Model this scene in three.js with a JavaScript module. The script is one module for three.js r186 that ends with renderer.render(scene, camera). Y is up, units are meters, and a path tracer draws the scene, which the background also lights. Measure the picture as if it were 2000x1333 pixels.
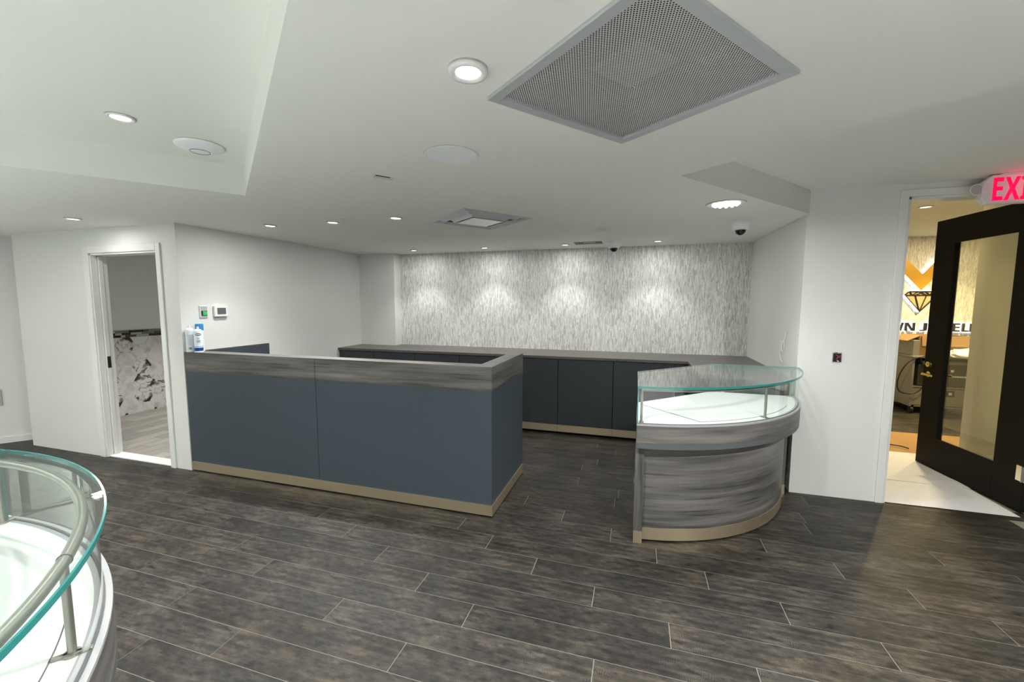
import * as THREE from 'three';
import { mergeGeometries } from 'three/addons/utils/BufferGeometryUtils.js';
import { RoundedBoxGeometry } from 'three/addons/geometries/RoundedBoxGeometry.js';
import { TextGeometry } from 'three/addons/geometries/TextGeometry.js';
import { RectAreaLightUniformsLib } from 'three/addons/lights/RectAreaLightUniformsLib.js';
import { FontLoader } from 'three/addons/loaders/FontLoader.js';

// ---------------------------------------------------------------- camera, background, exposure
const scene = new THREE.Scene();
scene.background = new THREE.Color(0x050505);
const camera = new THREE.PerspectiveCamera(78.72, 2000 / 1333, 0.05, 60);
camera.position.set(0, 1.5, 0);
camera.rotation.order = 'YXZ';
camera.rotation.set(-0.0927, 0.2909, 0.0024);
const renderer = new THREE.WebGLRenderer({ antialias: true });
renderer.toneMapping = THREE.LinearToneMapping;
renderer.toneMappingExposure = 1.84;
renderer.shadowMap.enabled = true;
RectAreaLightUniformsLib.init();
const LAMP = 1.0;                                   // scales every lamp of the place

// ---------------------------------------------------------------- helpers
let seed = 20240611;
const rnd = () => { seed = (seed * 1664525 + 1013904223) >>> 0; return seed / 4294967296; };
const rr = (a, b) => a + (b - a) * rnd();
const taken = {};
function numbered(name) { const n = taken[name] = (taken[name] ?? -1) + 1; return n ? `${name}_${String(n).padStart(3, '0')}` : name; }
function mesh(name, geo, mat, parent, label) {
  const m = new THREE.Mesh(Array.isArray(geo) ? mergeGeometries(geo.map(g => g.index ? g.toNonIndexed() : g)) : geo, mat);
  m.name = parent === scene ? numbered(name) : name;
  if (label) m.userData.label = label;
  parent.add(m);
  return m;
}
function thing(name, label, category, pos = [0, 0, 0], group) {
  const o = new THREE.Group();
  o.name = numbered(name);
  o.position.set(...pos);
  o.userData = { label, category };
  if (group) o.userData.group = group;
  scene.add(o);
  return o;
}
function tag(o, label, category, group) { o.userData = { label, category }; if (group) o.userData.group = group; return o; }
function struct(name, geo, mat, label, category = 'structure') {
  const m = mesh(name, geo, mat, scene);
  m.name = name; m.userData = { kind: 'structure', label, category };
  return m;
}
function structGroup(name, label, category) {
  const g = new THREE.Group(); g.name = name; g.userData = { kind: 'structure', label, category }; scene.add(g); return g;
}
// texture coordinates in metres, taken from the dominant axis of each normal
function metreUV(g, turn = false) {
  g = g.index ? g.toNonIndexed() : g;
  const p = g.attributes.position, n = g.attributes.normal, uv = new Float32Array(p.count * 2);
  for (let i = 0; i < p.count; i++) {
    const ax = Math.abs(n.getX(i)), ay = Math.abs(n.getY(i)), az = Math.abs(n.getZ(i));
    let u, v;
    if (ay >= ax && ay >= az) { u = p.getX(i); v = p.getZ(i); } else if (ax > az) { u = p.getZ(i); v = p.getY(i); } else { u = p.getX(i); v = p.getY(i); }
    if (turn) [u, v] = [v, u];
    uv[i * 2] = u; uv[i * 2 + 1] = v;
  }
  g.setAttribute('uv', new THREE.BufferAttribute(uv, 2));
  return g;
}
const box = (x0, x1, y0, y1, z0, z1, turn) => metreUV(new THREE.BoxGeometry(x1 - x0, y1 - y0, z1 - z0).translate((x0 + x1) / 2, (y0 + y1) / 2, (z0 + z1) / 2), turn);
const rbox = (x0, x1, y0, y1, z0, z1, r = 0.004) => new RoundedBoxGeometry(x1 - x0, y1 - y0, z1 - z0, 2, r).translate((x0 + x1) / 2, (y0 + y1) / 2, (z0 + z1) / 2);
// a slab whose outline is a polygon of [x, z] points
function slab(pts, y0, y1, holes = [], turn = false) {
  const s = new THREE.Shape(pts.map(p => new THREE.Vector2(p[0], p[1])));
  for (const h of holes) s.holes.push(new THREE.Path(h.map(p => new THREE.Vector2(p[0], p[1]))));
  const g = new THREE.ExtrudeGeometry(s, { depth: y1 - y0, bevelEnabled: false, curveSegments: 4 });
  g.rotateX(Math.PI / 2).translate(0, y1, 0);
  return metreUV(g, turn);
}
// an upright panel bent round a centre: angles from +z towards +x; uv in metres along the arc
function bent(cx, cz, R, a0, a1, y0, y1, t, seg = 40, faceOnly = false) {
  const pos = [], nor = [], uv = [], idx = [];
  const P = (a, r) => [cx + r * Math.sin(a), cz + r * Math.cos(a)];
  function strip(f, n) {
    const b = pos.length / 3;
    for (let i = 0; i <= seg; i++) {
      const a = a0 + (a1 - a0) * i / seg, q = f(a);
      for (const k of [0, 1]) { pos.push(...q[k]); nor.push(...n(a)); uv.push(R * a, q[2 + k]); }
    }
    for (let i = 0; i < seg; i++) { const k = b + i * 2; idx.push(k, k + 2, k + 1, k + 1, k + 2, k + 3); }
  }
  const Ri = R - t;
  strip(a => { const o = P(a, R); return [[o[0], y0, o[1]], [o[0], y1, o[1]], y0, y1]; }, a => [Math.sin(a), 0, Math.cos(a)]);
  if (!faceOnly) strip(a => { const o = P(a, Ri); return [[o[0], y1, o[1]], [o[0], y0, o[1]], y1, y0]; }, a => [-Math.sin(a), 0, -Math.cos(a)]);
  if (!faceOnly) strip(a => { const o = P(a, R), i = P(a, Ri); return [[o[0], y1, o[1]], [i[0], y1, i[1]], y1, y1 + t]; }, () => [0, 1, 0]);
  if (!faceOnly) strip(a => { const o = P(a, R), i = P(a, Ri); return [[i[0], y0, i[1]], [o[0], y0, o[1]], y0, y0 - t]; }, () => [0, -1, 0]);
  if (!faceOnly) for (const [a, s] of [[a0, -1], [a1, 1]]) {
    const o = P(a, R), i = P(a, Ri), b = pos.length / 3;
    for (const [q, y] of [[o, y0], [o, y1], [i, y0], [i, y1]]) { pos.push(q[0], y, q[1]); nor.push(s * Math.cos(a), 0, -s * Math.sin(a)); uv.push(q === o ? 0 : t, y); }
    if (s < 0) idx.push(b, b + 1, b + 2, b + 1, b + 3, b + 2); else idx.push(b, b + 2, b + 1, b + 1, b + 2, b + 3);
  }
  const g = new THREE.BufferGeometry();
  g.setAttribute('position', new THREE.Float32BufferAttribute(pos, 3));
  g.setAttribute('normal', new THREE.Float32BufferAttribute(nor, 3));
  g.setAttribute('uv', new THREE.Float32BufferAttribute(uv, 2));
  g.setIndex(idx);
  return g;
}
const cyl = (r, h, x, y, z, seg = 20, r2 = r) => new THREE.CylinderGeometry(r2, r, h, seg).translate(x, y, z);
function tubeOf(pts, r, seg = 40, closed = false) { return new THREE.TubeGeometry(new THREE.CatmullRomCurve3(pts.map(p => new THREE.Vector3(...p)), closed), seg, r, 8, closed); }
const lathe = (pts, seg = 36) => new THREE.LatheGeometry(pts.map(p => new THREE.Vector2(p[0], p[1])), seg);

// ---------------------------------------------------------------- procedural textures
const hash = new Float32Array(65536); for (let i = 0; i < 65536; i++) hash[i] = rnd();
function vnoise(x, y, px, py) {                     // value noise that repeats after px, py cells
  const xi = Math.floor(x), yi = Math.floor(y), fx = x - xi, fy = y - yi, sx = fx * fx * (3 - 2 * fx), sy = fy * fy * (3 - 2 * fy);
  const h = (a, b) => hash[((((a % px) + px) % px) * 157 + (((b % py) + py) % py) * 2287 + px * 31) & 65535];
  return (h(xi, yi) * (1 - sx) + h(xi + 1, yi) * sx) * (1 - sy) + (h(xi, yi + 1) * (1 - sx) + h(xi + 1, yi + 1) * sx) * sy;
}
function fbm(u, v, cx, cy, oct = 4) { let s = 0, a = 0.5, t = 0; for (let o = 0; o < oct; o++) { s += a * vnoise(u * cx, v * cy, cx, cy); t += a; a *= 0.55; cx *= 2; cy *= 2; } return s / t; }
function dataTex(w, h, fn, srgb = true) {
  const d = new Uint8Array(w * h * 4);
  for (let y = 0; y < h; y++) for (let x = 0; x < w; x++) {
    const c = fn(x / w, y / h), i = (y * w + x) * 4;
    d[i] = Math.max(0, Math.min(255, c[0])); d[i + 1] = Math.max(0, Math.min(255, c[1])); d[i + 2] = Math.max(0, Math.min(255, c[2])); d[i + 3] = 255;
  }
  const t = new THREE.DataTexture(d, w, h, THREE.RGBAFormat);
  t.wrapS = t.wrapT = THREE.RepeatWrapping; t.magFilter = THREE.LinearFilter; t.minFilter = THREE.LinearFilter;
  if (srgb) t.colorSpace = THREE.SRGBColorSpace;
  t.needsUpdate = true;
  return t;
}
const std = o => new THREE.MeshStandardMaterial(o);
const phys = o => new THREE.MeshPhysicalMaterial(o);

// floor planks: weathered grey-brown wood print, eight printings
const plankMats = [];
for (let k = 0; k < 8; k++) {
  const ox = rnd() * 7, oy = rnd() * 7, brown = [0.15, 0.7, 0.3, 0.95, 0.0, 0.5, 0.2, 0.8][k], lift = [0, 6, -9, 3, 8, -6, 2, -2][k];
  const t = dataTex(1024, 128, (u, v) => {
    const uu = u + ox, vv = v + oy;
    const grain = fbm(uu, vv, 34, 9, 5), patch = fbm(uu + 3.3, vv + 1.7, 9, 2, 4), warm = fbm(uu + 1.1, vv + 5.2, 7, 2, 4), fine = vnoise(uu * 300, vv * 44, 300, 44), long = fbm(uu + 6.1, vv + 2.9, 6, 12, 4);
    const saw = Math.sin(u * 900 + fbm(uu, vv, 20, 4, 2) * 18) * Math.max(0, fbm(uu + 8, vv + 2, 14, 3, 2) - 0.55) * 40;
    let b = 48 + lift * 0.9 + (grain - 0.5) * 54 + (patch - 0.5) * 62 + (long - 0.5) * 46 + (fine - 0.5) * 10 + saw;
    const crack = fbm(uu + 4.7, vv + 9.1, 40, 16, 3); if (crack > 0.64) b -= (crack - 0.64) * 120;
    const w = Math.max(0, Math.min(1, brown * 0.75 + (warm - 0.5) * 1.5));
    return [b * (1.0 + 0.05 * w), b * (0.94 - 0.012 * w), b * (0.855 - 0.09 * w)];
  });
  plankMats.push(std({ map: t, roughness: 0.55, bumpMap: t, bumpScale: 0.0006 }));
}
// grey streaked laminate: one repeat is 1.6 m along the grain and 0.8 m across
const lamTex = dataTex(1024, 512, (u, v) => {
  const a = fbm(u, v, 3, 34, 4), b = fbm(u + 0.37, v + 0.11, 2, 9, 3), c = vnoise(u * 24, v * 256, 24, 256), wave = fbm(u + 0.7, v + 0.2, 4, 60, 2);
  const g = 101 + (a - 0.5) * 62 + (b - 0.5) * 44 + (c - 0.5) * 12 + (wave > 0.68 ? -(wave - 0.68) * 130 : 0);
  return [g * 1.005, g * 0.985, g * 0.955];
});
function lam(turn = false) { const t = lamTex.clone(); t.repeat.set(1 / 1.6, 1 / 0.8); t.needsUpdate = true; return std({ map: t, roughness: 0.42 }); }
const M = {};
M.lam = lam();
const topTex = dataTex(512, 512, (u, v) => { const g = 92 + (fbm(u, v, 4, 40, 4) - 0.5) * 26 + (fbm(u, v, 6, 6, 3) - 0.5) * 8; return [g * 1.02, g * 0.975, g * 0.94]; });
M.top = std({ map: topTex, roughness: 0.36 });
// wallpaper: short upright bark-like strokes, one repeat 1.5 m
function barkCanvas() {
  const c = document.createElement('canvas'); c.width = c.height = 1024;
  const x = c.getContext('2d');
  x.fillStyle = '#d0d0cc'; x.fillRect(0, 0, 1024, 1024);
  const tones = ['#e6e7e4', '#ededeb', '#dadad6', '#c8c7c2', '#bcbbb5', '#b0afa8', '#e4e4e1', '#d3d3ce'];
  for (let i = 0; i < 7000; i++) {
    const px = rnd() * 1024, py = rnd() * 1024, len = rr(22, 80), w = rr(2.5, 7), tone = tones[Math.floor(rnd() * tones.length)], lean = rr(-5, 5);
    x.strokeStyle = tone; x.lineWidth = w; x.lineCap = 'round';
    for (const dx of [-1024, 0, 1024]) for (const dy of [-1024, 0, 1024]) {
      if (px + dx < -30 || px + dx > 1054 || py + dy < -130 || py + dy > 1054) continue;
      x.beginPath(); x.moveTo(px + dx, py + dy); x.bezierCurveTo(px + dx + lean, py + dy + len * 0.3, px + dx - lean, py + dy + len * 0.7, px + dx + lean * 0.5, py + dy + len); x.stroke();
    }
  }
  return c;
}
const bark = barkCanvas();
function barkTex(srgb) { const t = new THREE.CanvasTexture(bark); t.wrapS = t.wrapT = THREE.RepeatWrapping; t.repeat.set(1 / 1.25, 1 / 1.25); if (srgb) t.colorSpace = THREE.SRGBColorSpace; return t; }
M.wallpaper = std({ map: barkTex(true), bumpMap: barkTex(false), bumpScale: 0.0012, roughness: 0.5 });
// paint with a faint roller texture
const rollTex = dataTex(256, 256, (u, v) => { const g = 128 + (fbm(u, v, 40, 40, 3) - 0.5) * 120; return [g, g, g]; }, false);
rollTex.repeat.set(3, 3);
M.wall = std({ color: new THREE.Color().setRGB(0.74, 0.75, 0.72), roughness: 0.7, bumpMap: rollTex, bumpScale: 0.0004 });
M.ceiling = std({ color: new THREE.Color().setRGB(0.80, 0.81, 0.76), roughness: 0.85, bumpMap: rollTex, bumpScale: 0.0004 });
M.trim = std({ color: new THREE.Color().setRGB(0.78, 0.79, 0.76), roughness: 0.4 });
M.panel = std({ color: new THREE.Color().setRGB(0.054, 0.071, 0.087), roughness: 0.42 });
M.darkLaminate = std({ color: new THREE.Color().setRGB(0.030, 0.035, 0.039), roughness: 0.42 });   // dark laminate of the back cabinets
M.strip = std({ color: new THREE.Color().setRGB(0.10, 0.108, 0.112), roughness: 0.45 });
M.black = std({ color: new THREE.Color().setRGB(0.008, 0.008, 0.008), roughness: 0.4 });
M.doorBlack = phys({ color: new THREE.Color().setRGB(0.006, 0.0055, 0.0045), roughness: 0.6, specularIntensity: 0.3 });
M.gold = std({ color: new THREE.Color().setRGB(0.80, 0.67, 0.46), metalness: 0.88, roughness: 0.32 });
M.brass = std({ color: new THREE.Color().setRGB(0.75, 0.58, 0.22), metalness: 1, roughness: 0.25 });
M.alu = std({ color: new THREE.Color().setRGB(0.36, 0.36, 0.32), metalness: 0.8, roughness: 0.38 });
M.chrome = std({ color: new THREE.Color().setRGB(0.8, 0.8, 0.8), metalness: 1, roughness: 0.15 });
M.greyMetal = std({ color: new THREE.Color().setRGB(0.52, 0.535, 0.55), metalness: 0.3, roughness: 0.45 });
M.deck = std({ color: new THREE.Color().setRGB(0.78, 0.80, 0.79), roughness: 0.45 });
M.deckRim = std({ color: new THREE.Color().setRGB(0.36, 0.365, 0.375), roughness: 0.4 });
M.groove = std({ color: new THREE.Color().setRGB(0.10, 0.10, 0.11), roughness: 0.6 });
M.white = std({ color: new THREE.Color().setRGB(0.8, 0.8, 0.79), roughness: 0.4 });
M.whitePlastic = std({ color: new THREE.Color().setRGB(0.82, 0.84, 0.86), roughness: 0.35 });
M.glass = phys({ color: new THREE.Color().setRGB(0.965, 0.99, 0.98), transmission: 1, thickness: 0, roughness: 0.0, ior: 1.5 });
M.glassEdge = phys({ color: new THREE.Color().setRGB(0.07, 0.40, 0.38), transmission: 0.5, thickness: 0, roughness: 0.12, ior: 1.5 });
M.clearPane = phys({ color: new THREE.Color().setRGB(0.95, 0.96, 0.93), transmission: 1, thickness: 0, roughness: 0.0, ior: 1.5 });
M.grout = std({ color: new THREE.Color().setRGB(0.25, 0.235, 0.20), roughness: 0.9 });
M.lens = std({ color: 0xffffff, emissive: new THREE.Color().setRGB(1, 1, 0.98), emissiveIntensity: 3.2, roughness: 0.5 });
M.lensWarm = std({ color: 0xffffff, emissive: new THREE.Color().setRGB(1, 0.86, 0.55), emissiveIntensity: 3.2, roughness: 0.5 });
const coolWhite = new THREE.Color().setRGB(1, 1, 0.965), warmWhite = new THREE.Color().setRGB(1, 0.78, 0.40);

// ---------------------------------------------------------------- the shell
const LOW = 2.165, HIGH = 2.337, BACK = -5.22, SIDE = -3.765, RIGHT = 1.20, DOORZ = -3.69, LDOORZ = -2.62;
const QA = [-0.7822, -0.6230], QB = [0.6230, -0.7822];         // the turned grid of the soffit: s runs along QA, t along QB
const Q = (s, t) => [s * QA[0] + t * QB[0], s * QA[1] + t * QB[1]];
const quad = (s0, s1, t0, t1) => [Q(s0, t0), Q(s1, t0), Q(s1, t1), Q(s0, t1)];
const GR = { s0: 0.562, s1: 1.212, t0: 0.741, t1: 1.393 };      // the return-air grille
const rect = (x0, x1, z0, z1) => [[x0, z0], [x1, z0], [x1, z1], [x0, z1]];

// lowered ceiling with the tray on the left cut through it and the notch over the right-hand doorway left out
{
  const A = Q(1.35, 2.012), Bq = Q(1.35, 3.70), far = Q(-2.62, 2.012);
  const outline = [[-8.3, -5.5], [1.34, -5.5], [1.34, -3.76], Bq, A, far, [far[0], 4.2], [-8.3, 4.2]];
  const tray = quad(-0.9, 3.163, -2.7, 0.155);
  const gh = quad(GR.s0 + 0.03, GR.s1 - 0.03, GR.t0 + 0.03, GR.t1 - 0.03);
  const dh = quad(2.70, 3.26, 1.45, 2.05);
  const slot = rect(-0.70, -0.39, -4.925, -4.685);
  const c = Q(2.281, 0.751), hole = quad(2.281 - 0.03, 2.281 + 0.03, 0.751 - 0.055, 0.751 + 0.055);
  struct('ceiling', slab(outline, LOW, HIGH, [tray, gh, dh, slot, hole]), M.ceiling, 'off-white lowered ceiling with a recessed tray cut into it', 'ceiling');
  struct('ceiling_upper', slab([[-8.3, -5.5], [1.32, -5.5], [1.32, -3.8], [3.3, -3.8], [3.3, 4.2], [-8.3, 4.2]], HIGH, HIGH + 0.1), M.ceiling, 'off-white upper ceiling seen inside the tray and over the doorway', 'ceiling');
  const p = mesh('slot_shade_plate', [box(-0.70, -0.39, LOW + 0.012, LOW + 0.02, -4.925, -4.685)], M.black, scene);  // black plate just inside the slot paints its inner shade
  tag(p, 'black plate across the ceiling slot near the patterned wall, standing in for its inner shade', 'opening');
  const sil = mesh('duct_bracket', [box(-0.60, -0.47, LOW + 0.006, LOW + 0.012, -4.85, -4.80)], M.greyMetal, p);
}
// walls
struct('wall_back', box(SIDE, RIGHT + 0.12, 0, HIGH, BACK - 0.12, BACK), M.wallpaper, 'back wall papered with pale grey bark-like strokes', 'wall');
struct('wall_pillar', box(SIDE - 0.02, -3.205, 0, LOW, BACK - 0.02, -5.06), M.wall, 'plain off-white return beside the papered wall', 'wall');
struct('wall_left', box(SIDE - 0.12, SIDE, 0, LOW, BACK - 0.1, LDOORZ - 0.12), M.wall, 'off-white side wall behind the reception counter', 'wall');
struct('wall_right', box(RIGHT, RIGHT + 0.12, 0, HIGH, BACK - 0.1, DOORZ - 0.12), M.wall, 'off-white side wall at the end of the back counter', 'wall');
// wall with the narrow washroom doorway
const LD = { x0: -4.872, x1: -4.0, top: 1.938 };
{
  const parts = [box(-6.009, LD.x0, 0, LOW, LDOORZ - 0.12, LDOORZ), box(LD.x1, SIDE, 0, LOW, LDOORZ - 0.12, LDOORZ), box(LD.x0, LD.x1, LD.top, LOW, LDOORZ - 0.12, LDOORZ), box(-6.009, -5.9, 0, LOW, -2.98, LDOORZ - 0.12)];
  struct('wall_washroom', parts, M.wall, 'off-white wall pierced by the narrow washroom doorway', 'wall');
}
// wall with the wide doorway on the right
const RD = { x0: 1.814, x1: 2.715, top: 2.243 };
struct('wall_doorway', [box(RIGHT, RD.x0, 0, HIGH, DOORZ - 0.12, DOORZ), box(RD.x1, 3.3, 0, 2.6, DOORZ - 0.12, DOORZ), box(RD.x0, RD.x1, RD.top, 2.6, DOORZ - 0.12, DOORZ), box(RIGHT + 0.12, RD.x0, HIGH, 2.6, DOORZ - 0.12, DOORZ)], M.wall, 'off-white wall pierced by the wide doorway', 'wall');
// slanting wall far left, and the unseen rest of the shop
function slanted(s, t0, t1, y1, thick) { return slab([Q(s, t0), Q(s, t1), Q(s + thick, t1), Q(s + thick, t0)], 0, y1); }
struct('wall_slanted', slanted(6.6, -4.62, -1.60, LOW, 0.1), M.wall, 'slanting off-white wall beyond the washroom wall', 'wall');
struct('baseboard_slanted', slab([Q(6.588, -4.62), Q(6.588, -1.62), Q(6.6, -1.62), Q(6.6, -4.62)], 0, 0.065), M.trim, 'low white baseboard along the slanting wall', 'baseboard');
struct('wall_far_left', box(-8.12, -8.0, 0, LOW, -0.72, 4.1), M.wall, 'off-white wall closing the shop behind the showcases', 'wall');
struct('window_2', box(-8.12, 3.3, 0, HIGH, 4.0, 4.12), std({ color: new THREE.Color().setRGB(0.02, 0.022, 0.026), roughness: 0.1 }), 'unseen dark panel added opposite the papered wall to cut reflected light', 'window');  // unseen, added dark so little light reflects from this end
struct('window_1', box(3.18, 3.3, 0, HIGH, DOORZ, 4.0), std({ color: new THREE.Color().setRGB(0.02, 0.022, 0.026), roughness: 0.1 }), 'unseen dark panel added on the doorway side to cut reflected light', 'window');  // dark unseen panel, added to keep this side from reflecting light

// floor: grout bed with planks laid 6 inches apart in staggered rows
const floor = struct('floor', [box(-8.2, 3.3, -0.12, -0.0012, -5.4, 4.1)], M.grout, 'grey-brown wood-look plank floor with pale joints', 'floor');
{
  const PITCH = 0.1527, LEN = 1.251, Z0 = -1.198;
  const known = { 0: -1.697, 1: -0.933, 2: -0.131, 3: -0.737, 4: 0.185, 5: -0.172, 6: -0.52, 7: -0.846, 8: 0.153, 9: -0.12, 10: -0.457, 11: 0.485, 13: -0.098, 14: -0.433, 17: -0.316 };
  const g = new THREE.BoxGeometry(LEN - 0.0035, 0.0075, PITCH - 0.0032);
  const flip = g.clone().rotateY(Math.PI);
  const rest = [];
  let last = -1;
  for (let k = -33; k <= 25; k++) {
    const z = Z0 - (k + 0.5) * PITCH, j = known[k] ?? (0.21 - 0.347 * k + 0.13 * Math.sin(k * 2.3));
    const from = Math.floor((-8.1 - j) / LEN), to = Math.ceil((3.2 - j) / LEN);
    for (let i = from; i < to; i++) {
      const x0 = j + i * LEN, xc = x0 + LEN / 2;
      if (xc < -8.0 || xc > 3.1 || z < -5.2 || z > 3.95) continue;
      let near = z < -0.55 && z > -3.72 && xc > -6.9 && xc < 3.1;
      if (z < -2.72 && xc < -1.6) near = false;
      if (z < -3.72) near = z > -4.75 && xc > -1.6 && xc < 0.9;
      if (z > -2.3 && xc < -5.6) near = false;
      let v = Math.floor(rnd() * 8); if (v === last) v = (v + 3) % 8; last = v;
      if (near) {
        const m = new THREE.Mesh(rnd() < 0.5 ? g : flip, plankMats[v]);
        m.name = 'plank'; m.position.set(xc, -0.00375, z); floor.add(m);
      } else if (!(z < -3.6 && xc > 1.3) && !(z < -2.8 && xc < -3.9)) rest.push(g.clone().translate(xc, -0.00375, z));
    }
  }
  const r = mesh('plank_field', rest, plankMats[2], floor); r.userData.kind = 'stuff';
}

// unseen white board, added to bounce light up onto the ceiling
{
  const g = tag(mesh('bounce_board', box(-7.9, 3.1, 0.0005, 0.006, 0.5, 3.9), std({ color: new THREE.Color().setRGB(0.78, 0.79, 0.80), roughness: 0.8 }), scene), 'unseen white board added on the floor to bounce light onto the ceiling', 'sheet');
}

// ---------------------------------------------------------------- washroom behind the left doorway
{
  struct('wall_washroom_far', box(-6.54, -6.42, 0, LOW, -5.4, -2.98), M.wall, 'washroom wall, painted above and tiled below', 'wall');
  struct('wall_washroom_front', box(-6.54, -5.9, 0, LOW, -2.98, -2.92), M.wall, 'washroom wall beside its doorway', 'wall');
  struct('wall_washroom_back', box(-6.54, SIDE - 0.12, 0, LOW, -5.5, -5.4), M.wall, 'washroom wall opposite its doorway', 'wall');
  // hexagonal marble tiles with broken veins
  const marbles = [];
  for (let k = 0; k < 7; k++) {
    const ox = rnd() * 5, oy = rnd() * 5, strength = [0.08, 1.1, 0.5, 1.2, 0.12, 1, 0.2][k];
    marbles.push(std({ roughness: 0.3, map: dataTex(128, 128, (u, v) => {
      const w = fbm(u + ox, v + oy, 3, 3, 4), r1 = Math.abs(fbm(u + ox + w * 0.6, v + oy + w * 0.5, 2, 2, 3) - 0.5), blot = fbm(u + ox + 2, v + oy + 7, 2, 2, 2);
      const vein = Math.max(0, 1 - r1 / 0.045) * (blot > 0.47 ? 1 : 0.2) + Math.max(0, blot - 0.56) * 6;
      const g = 222 - strength * 150 * Math.min(1, vein) + (w - 0.5) * 12;
      return [g, g * 0.985, g * 0.965];
    }) }));
  }
  const tiles = struct('wall_tiles', box(-6.42, -6.413, 0, 1.03, -5.38, -2.98), M.wall, 'hexagonal veined marble tiles on the washroom wall', 'tiles');
  const hs = new THREE.Shape(), R = 0.1155; for (let i = 0; i < 6; i++) hs[i ? 'lineTo' : 'moveTo'](R * 0.992 * Math.cos(i * Math.PI / 3), R * 0.992 * Math.sin(i * Math.PI / 3));
  const hexes = [];
  for (let k = 0; k < 3; k++) {
    const h = new THREE.ExtrudeGeometry(hs, { depth: 0.006, bevelEnabled: false });
    const uv = h.attributes.uv, a = k * 2.1; for (let i = 0; i < uv.count; i++) { const x = uv.getX(i), y = uv.getY(i); uv.setXY(i, 0.5 + (x * Math.cos(a) - y * Math.sin(a)) / (2.2 * R), 0.5 + (x * Math.sin(a) + y * Math.cos(a)) / (2.2 * R)); }
    hexes.push(h.rotateY(Math.PI / 2));
  }
  for (let c = 0; c < 9; c++) for (let r = 0; r < 7; r++) {
    const z = -3.22 - c * R * 1.5, y = 0.03 + r * R * 1.7321 - (c % 2 ? R * 0.866 : 0);
    if (y > 1.02) continue;
    const m = new THREE.Mesh(hexes[Math.floor(rnd() * 3)], marbles[(rnd() < 0.5 ? [0, 4, 6] : [1, 2, 3, 5, 1, 3])[Math.floor(rnd() * 3)]]); m.name = 'tile'; m.position.set(-6.4135, y, z); tiles.add(m);
  }
  // mosaic border
  const border = struct('wall_mosaic', box(-6.42, -6.412, 1.03, 1.122, -5.38, -2.98), M.grout, 'narrow mosaic border of dark and pale glass sticks', 'tiles');
  const sticks = [[0.03, 0.028, 0.026], [0.09, 0.085, 0.08], [0.45, 0.45, 0.44], [0.05, 0.045, 0.04], [0.20, 0.19, 0.18], [0.025, 0.022, 0.02]].map(c => std({ color: new THREE.Color().setRGB(...c), roughness: 0.15 }));
  for (let r = 0; r < 3; r++) { let z = -3.3; while (z > -4.6) { const l = rr(0.05, 0.17); mesh('stick', box(-6.414, -6.404, 1.033 + r * 0.0295, 1.06 + r * 0.0295, z - l + 0.003, z), sticks[Math.floor(rnd() * 6)], border); z -= l; } }
  // pale stick tiles on the washroom floor
  const tm = [0, 1, 2].map(k => { const t = dataTex(256, 64, (u, v) => { const g = 148 + k * 9 + (fbm(u + k, v, 3, 16, 4) - 0.5) * 46; return [g * 1.01, g * 0.975, g * 0.93]; }); return std({ map: t, roughness: 0.5 }); });
  const wf = struct('floor_washroom', box(-6.42, SIDE - 0.12, -0.0034, 0.004, -5.4, LDOORZ - 0.12), std({ color: new THREE.Color().setRGB(0.5, 0.49, 0.46), roughness: 0.8 }), 'pale wood-look stick tiles on the washroom floor', 'floor');
  for (let c = 0; c < 17; c++) for (let r = 0; r < 6; r++) {
    const x = -6.345 + c * 0.15, z = -2.75 - r * 0.6 + ((c * 0.37) % 1) * 0.6, z1 = Math.min(z, LDOORZ - 0.122), z0 = Math.max(z - 0.597, -5.39);
    if (x > -3.96 || z1 - z0 < 0.02) continue;
    const g = new THREE.BoxGeometry(z1 - z0, 0.006, 0.147).rotateY(Math.PI / 2).translate(x, 0.0045, (z0 + z1) / 2);
    mesh('tile', g, tm[Math.floor(rnd() * 3)], wf);
  }
  struct('trim_threshold', rbox(LD.x0, LD.x1, 0, 0.012, LDOORZ - 0.12, LDOORZ - 0.01, 0.003), M.white, 'white marble threshold in the washroom doorway', 'threshold');
  // casing, split jamb and pocket door
  const tr = structGroup('trim_washroom_door', 'white casing and jamb round the washroom doorway', 'door frame');
  const w = 0.072;
  mesh('casing', rbox(LD.x0 - w, LD.x0 - 0.002, 0, LD.top + w - 0.005, LDOORZ, LDOORZ + 0.014), M.trim, tr);
  mesh('casing', rbox(LD.x1 + 0.002, LD.x1 + 0.055, 0, LD.top + w - 0.005, LDOORZ, LDOORZ + 0.014), M.trim, tr);
  mesh('casing', rbox(LD.x0 - 0.002, LD.x1 + 0.002, LD.top + 0.002, LD.top + w - 0.005, LDOORZ, LDOORZ + 0.014), M.trim, tr);
  mesh('jamb', box(LD.x0 - 0.001, LD.x0 + 0.014, 0, LD.top, LDOORZ - 0.045, LDOORZ + 0.002), M.trim, tr);
  mesh('jamb', box(LD.x0 - 0.001, LD.x0 + 0.014, 0, LD.top, LDOORZ - 0.122, LDOORZ - 0.085), M.trim, tr);
  mesh('jamb', box(LD.x1 - 0.014, LD.x1 + 0.001, 0, LD.top, LDOORZ - 0.122, LDOORZ + 0.002), M.trim, tr);
  mesh('jamb', box(LD.x0, LD.x1, LD.top - 0.014, LD.top + 0.001, LDOORZ - 0.122, LDOORZ + 0.002), M.trim, tr);
  const d = structGroup('door_1', 'white pocket door slid into the wall, only its edge showing', 'door');
  mesh('leaf', rbox(LD.x0 - 0.5, LD.x0 + 0.03, 0.014, LD.top - 0.02, LDOORZ - 0.081, LDOORZ - 0.049, 0.002), M.trim, d);
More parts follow.
